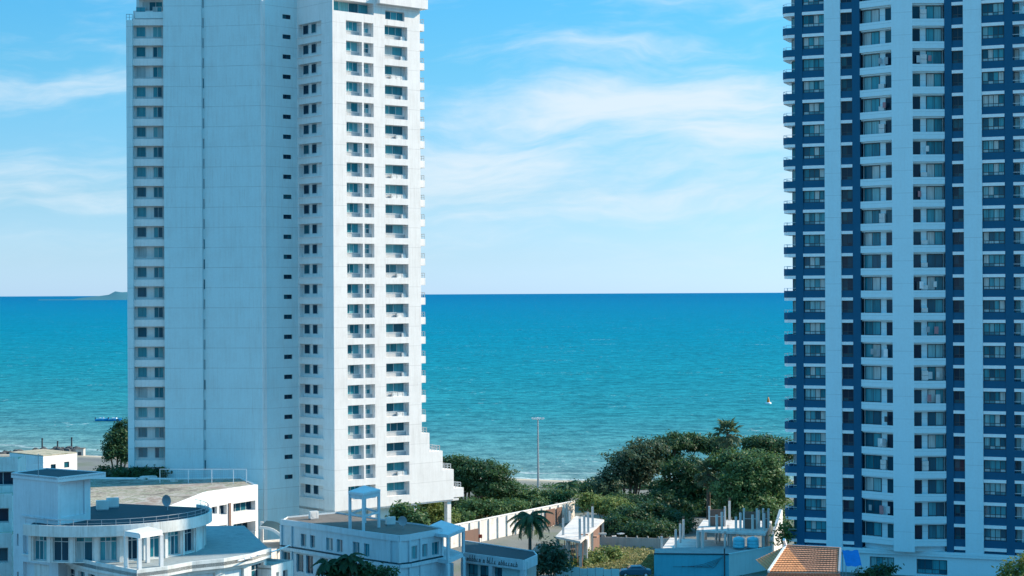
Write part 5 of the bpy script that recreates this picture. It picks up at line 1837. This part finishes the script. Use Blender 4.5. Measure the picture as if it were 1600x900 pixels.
def boats():
    def hull(o, L, B_, H, mat):
        m = MB()
        n = 10
        for k in range(n + 1):
            t = k / n
            w = B_ * 0.5 * (1 - max(0, (t - 0.5) / 0.5) ** 2.2)
            sh = H * (0.85 + 0.35 * t * t)
            m.v += [(L * (t - 0.5), -w, sh), (L * (t - 0.5), -w * 0.75, H * 0.2), (L * (t - 0.5), 0, -0.1), (L * (t - 0.5), w * 0.75, H * 0.2), (L * (t - 0.5), w, sh)]
        for k in range(n):
            for j in range(4):
                m.f.append((k * 5 + j, k * 5 + 5 + j, k * 5 + 6 + j, k * 5 + 1 + j))
            m.f.append((k * 5 + 4, k * 5 + 9, k * 5 + 5, k * 5))
        m.f.append((0, 1, 2, 3, 4))
        m.build('hull', mat, o, smooth=False)
    for px, lb, rz in ((160, 'bright blue speedboat on the water, left one of the pair', 8), (180, 'bright blue speedboat on the water, right one beside the tower', -6)):
        p = OZ(px, 658, -1.5)
        o = thing('speedboat', lb, 'boat', (p.x, p.y, -1.5), 'blue boats off the left tower')
        o.rotation_euler.z = R(rz)
        hull(o, 4.4, 1.7, 0.8, 'boat_blue')
        MB().box(-0.9, 0.5, -0.55, 0.55, 0.75, 1.1).build('cockpit', 'white_metal', o)
        MB().quad((0.5, -0.6, 0.9), (0.5, 0.6, 0.9), (0.25, 0.55, 1.5), (0.25, -0.55, 1.5)).build('windscreen', 'dark_glass', o)
        MB().box(-2.3, -2.0, -0.2, 0.2, 0.2, 1.2).build('outboard_motor', 'dark_metal', o)
    p = OZ(1200.5, 631, -1.5)
    o = thing('channel_buoy', 'orange topped white buoy floating near the navy tower edge', 'buoy', (p.x, p.y, -1.5))
    o.scale = (0.8, 0.8, 0.9)
    n = 14
    def lathe(prof, nm, mt):
        m = MB()
        for r_, z_ in prof:
            m.v += [(r_ * math.cos(2 * math.pi * j / n), r_ * math.sin(2 * math.pi * j / n), z_) for j in range(n)]
        for i in range(len(prof) - 1):
            for j in range(n):
                m.f.append((i * n + j, i * n + (j + 1) % n, (i + 1) * n + (j + 1) % n, (i + 1) * n + j))
        m.build(nm, mt, o, smooth=True)
    lathe([(0.0, -0.4), (1.3, -0.3), (1.4, 0.2), (1.2, 0.6), (0.3, 0.7)], 'float', 'white_metal')
    lathe([(0.75, 0.65), (0.5, 1.6), (0.22, 2.6), (0.0, 2.7)], 'tower', 'buoy_orange')
    MB().tube([(0, 0, 2.6), (0, 0, 3.2)], 0.06, 6).build('top_mark', 'dark_metal', o)


boats()


def car():
    p = OZ(992, 899, 0.0)
    T = thing('parked_car', 'dark teal car parked at the bottom edge before the vacant plot', 'car', (p.x, p.y - 1.0, 0))
    prof = [(-2.1, 0.35), (-2.12, 0.75), (-1.9, 0.92), (-1.15, 1.0), (-0.55, 1.42), (0.75, 1.45), (1.45, 1.02), (2.0, 0.92), (2.12, 0.7), (2.1, 0.35)]
    m = MB()
    for y, s in ((-0.84, 0.0), (-0.6, 0.06), (0.6, 0.06), (0.84, 0.0)):
        m.v += [(x * (1 if abs(y) < 0.7 else 0.985), y * (0.86 if z > 1.2 else 1.0), z + (s if z > 0.5 else 0)) for x, z in prof]
    n = len(prof)
    for k in range(3):
        for j in range(n):
            m.f.append((k * n + j, k * n + (j + 1) % n, (k + 1) * n + (j + 1) % n, (k + 1) * n + j))
    m.f.append(tuple(range(n)))
    m.f.append(tuple(3 * n + n - 1 - j for j in range(n)))
    m.build('body', 'car_paint', T, smooth=False)
    for s in (-1, 1):
        MB().quad((-0.95, s * 0.80, 1.02), (-0.45, s * 0.735, 1.36), (0.68, s * 0.735, 1.38), (1.2, s * 0.80, 1.04)).build('side_window', 'dark_glass', T, (0, s * 0.02, 0))
    MB().quad((-1.12, -0.6, 1.07), (-1.12, 0.6, 1.07), (-0.6, 0.55, 1.45), (-0.6, -0.55, 1.45)).build('windscreen', 'dark_glass', T, (-0.03, 0, 0.02))
    MB().quad((1.42, 0.6, 1.09), (1.42, -0.6, 1.09), (0.82, -0.55, 1.47), (0.82, 0.55, 1.47)).build('rear_window', 'dark_glass', T, (0.03, 0, 0.02))
    for x in (-1.35, 1.35):
        for y in (-0.8, 0.8):
            w = MB().tube([(0, -0.1, 0), (0, 0.1, 0)], 0.32, 16).build('wheel', 'rubber', T, (x, y, 0.32))
            MB().tube([(0, -0.11, 0), (0, 0.11, 0)], 0.19, 12).build('rim', 'white_metal', w)
    for y in (-0.55, 0.55):
        MB().box(-2.14, -2.06, y - 0.18, y + 0.18, 0.68, 0.82).build('headlight', 'white_metal', T)
    for k, px in enumerate((880, 905, 930, 955)):
        pass
    o = thing('metal_fence', 'low bluish metal sheet fence along the bottom edge left of the car', 'fence')
    a, b = OZ(868, 887, 1.3), OZ(968, 890, 1.3)
    f = Face(a[:2], b[:2])
    k = 8
    for i in range(k):
        MB().box(f.len * i / k + 0.03, f.len * (i + 1) / k - 0.03, 0, 0.05, 0, 1.3 + 0.08 * (i % 3)).build('sheet', 'aqua_paint', o, f.pt(0), f.rz)
        MB().box(f.len * i / k - 0.04, f.len * i / k + 0.04, 0.055, 0.13, 0, 1.5).build('post', 'grey_metal', o, f.pt(0), f.rz)


car()
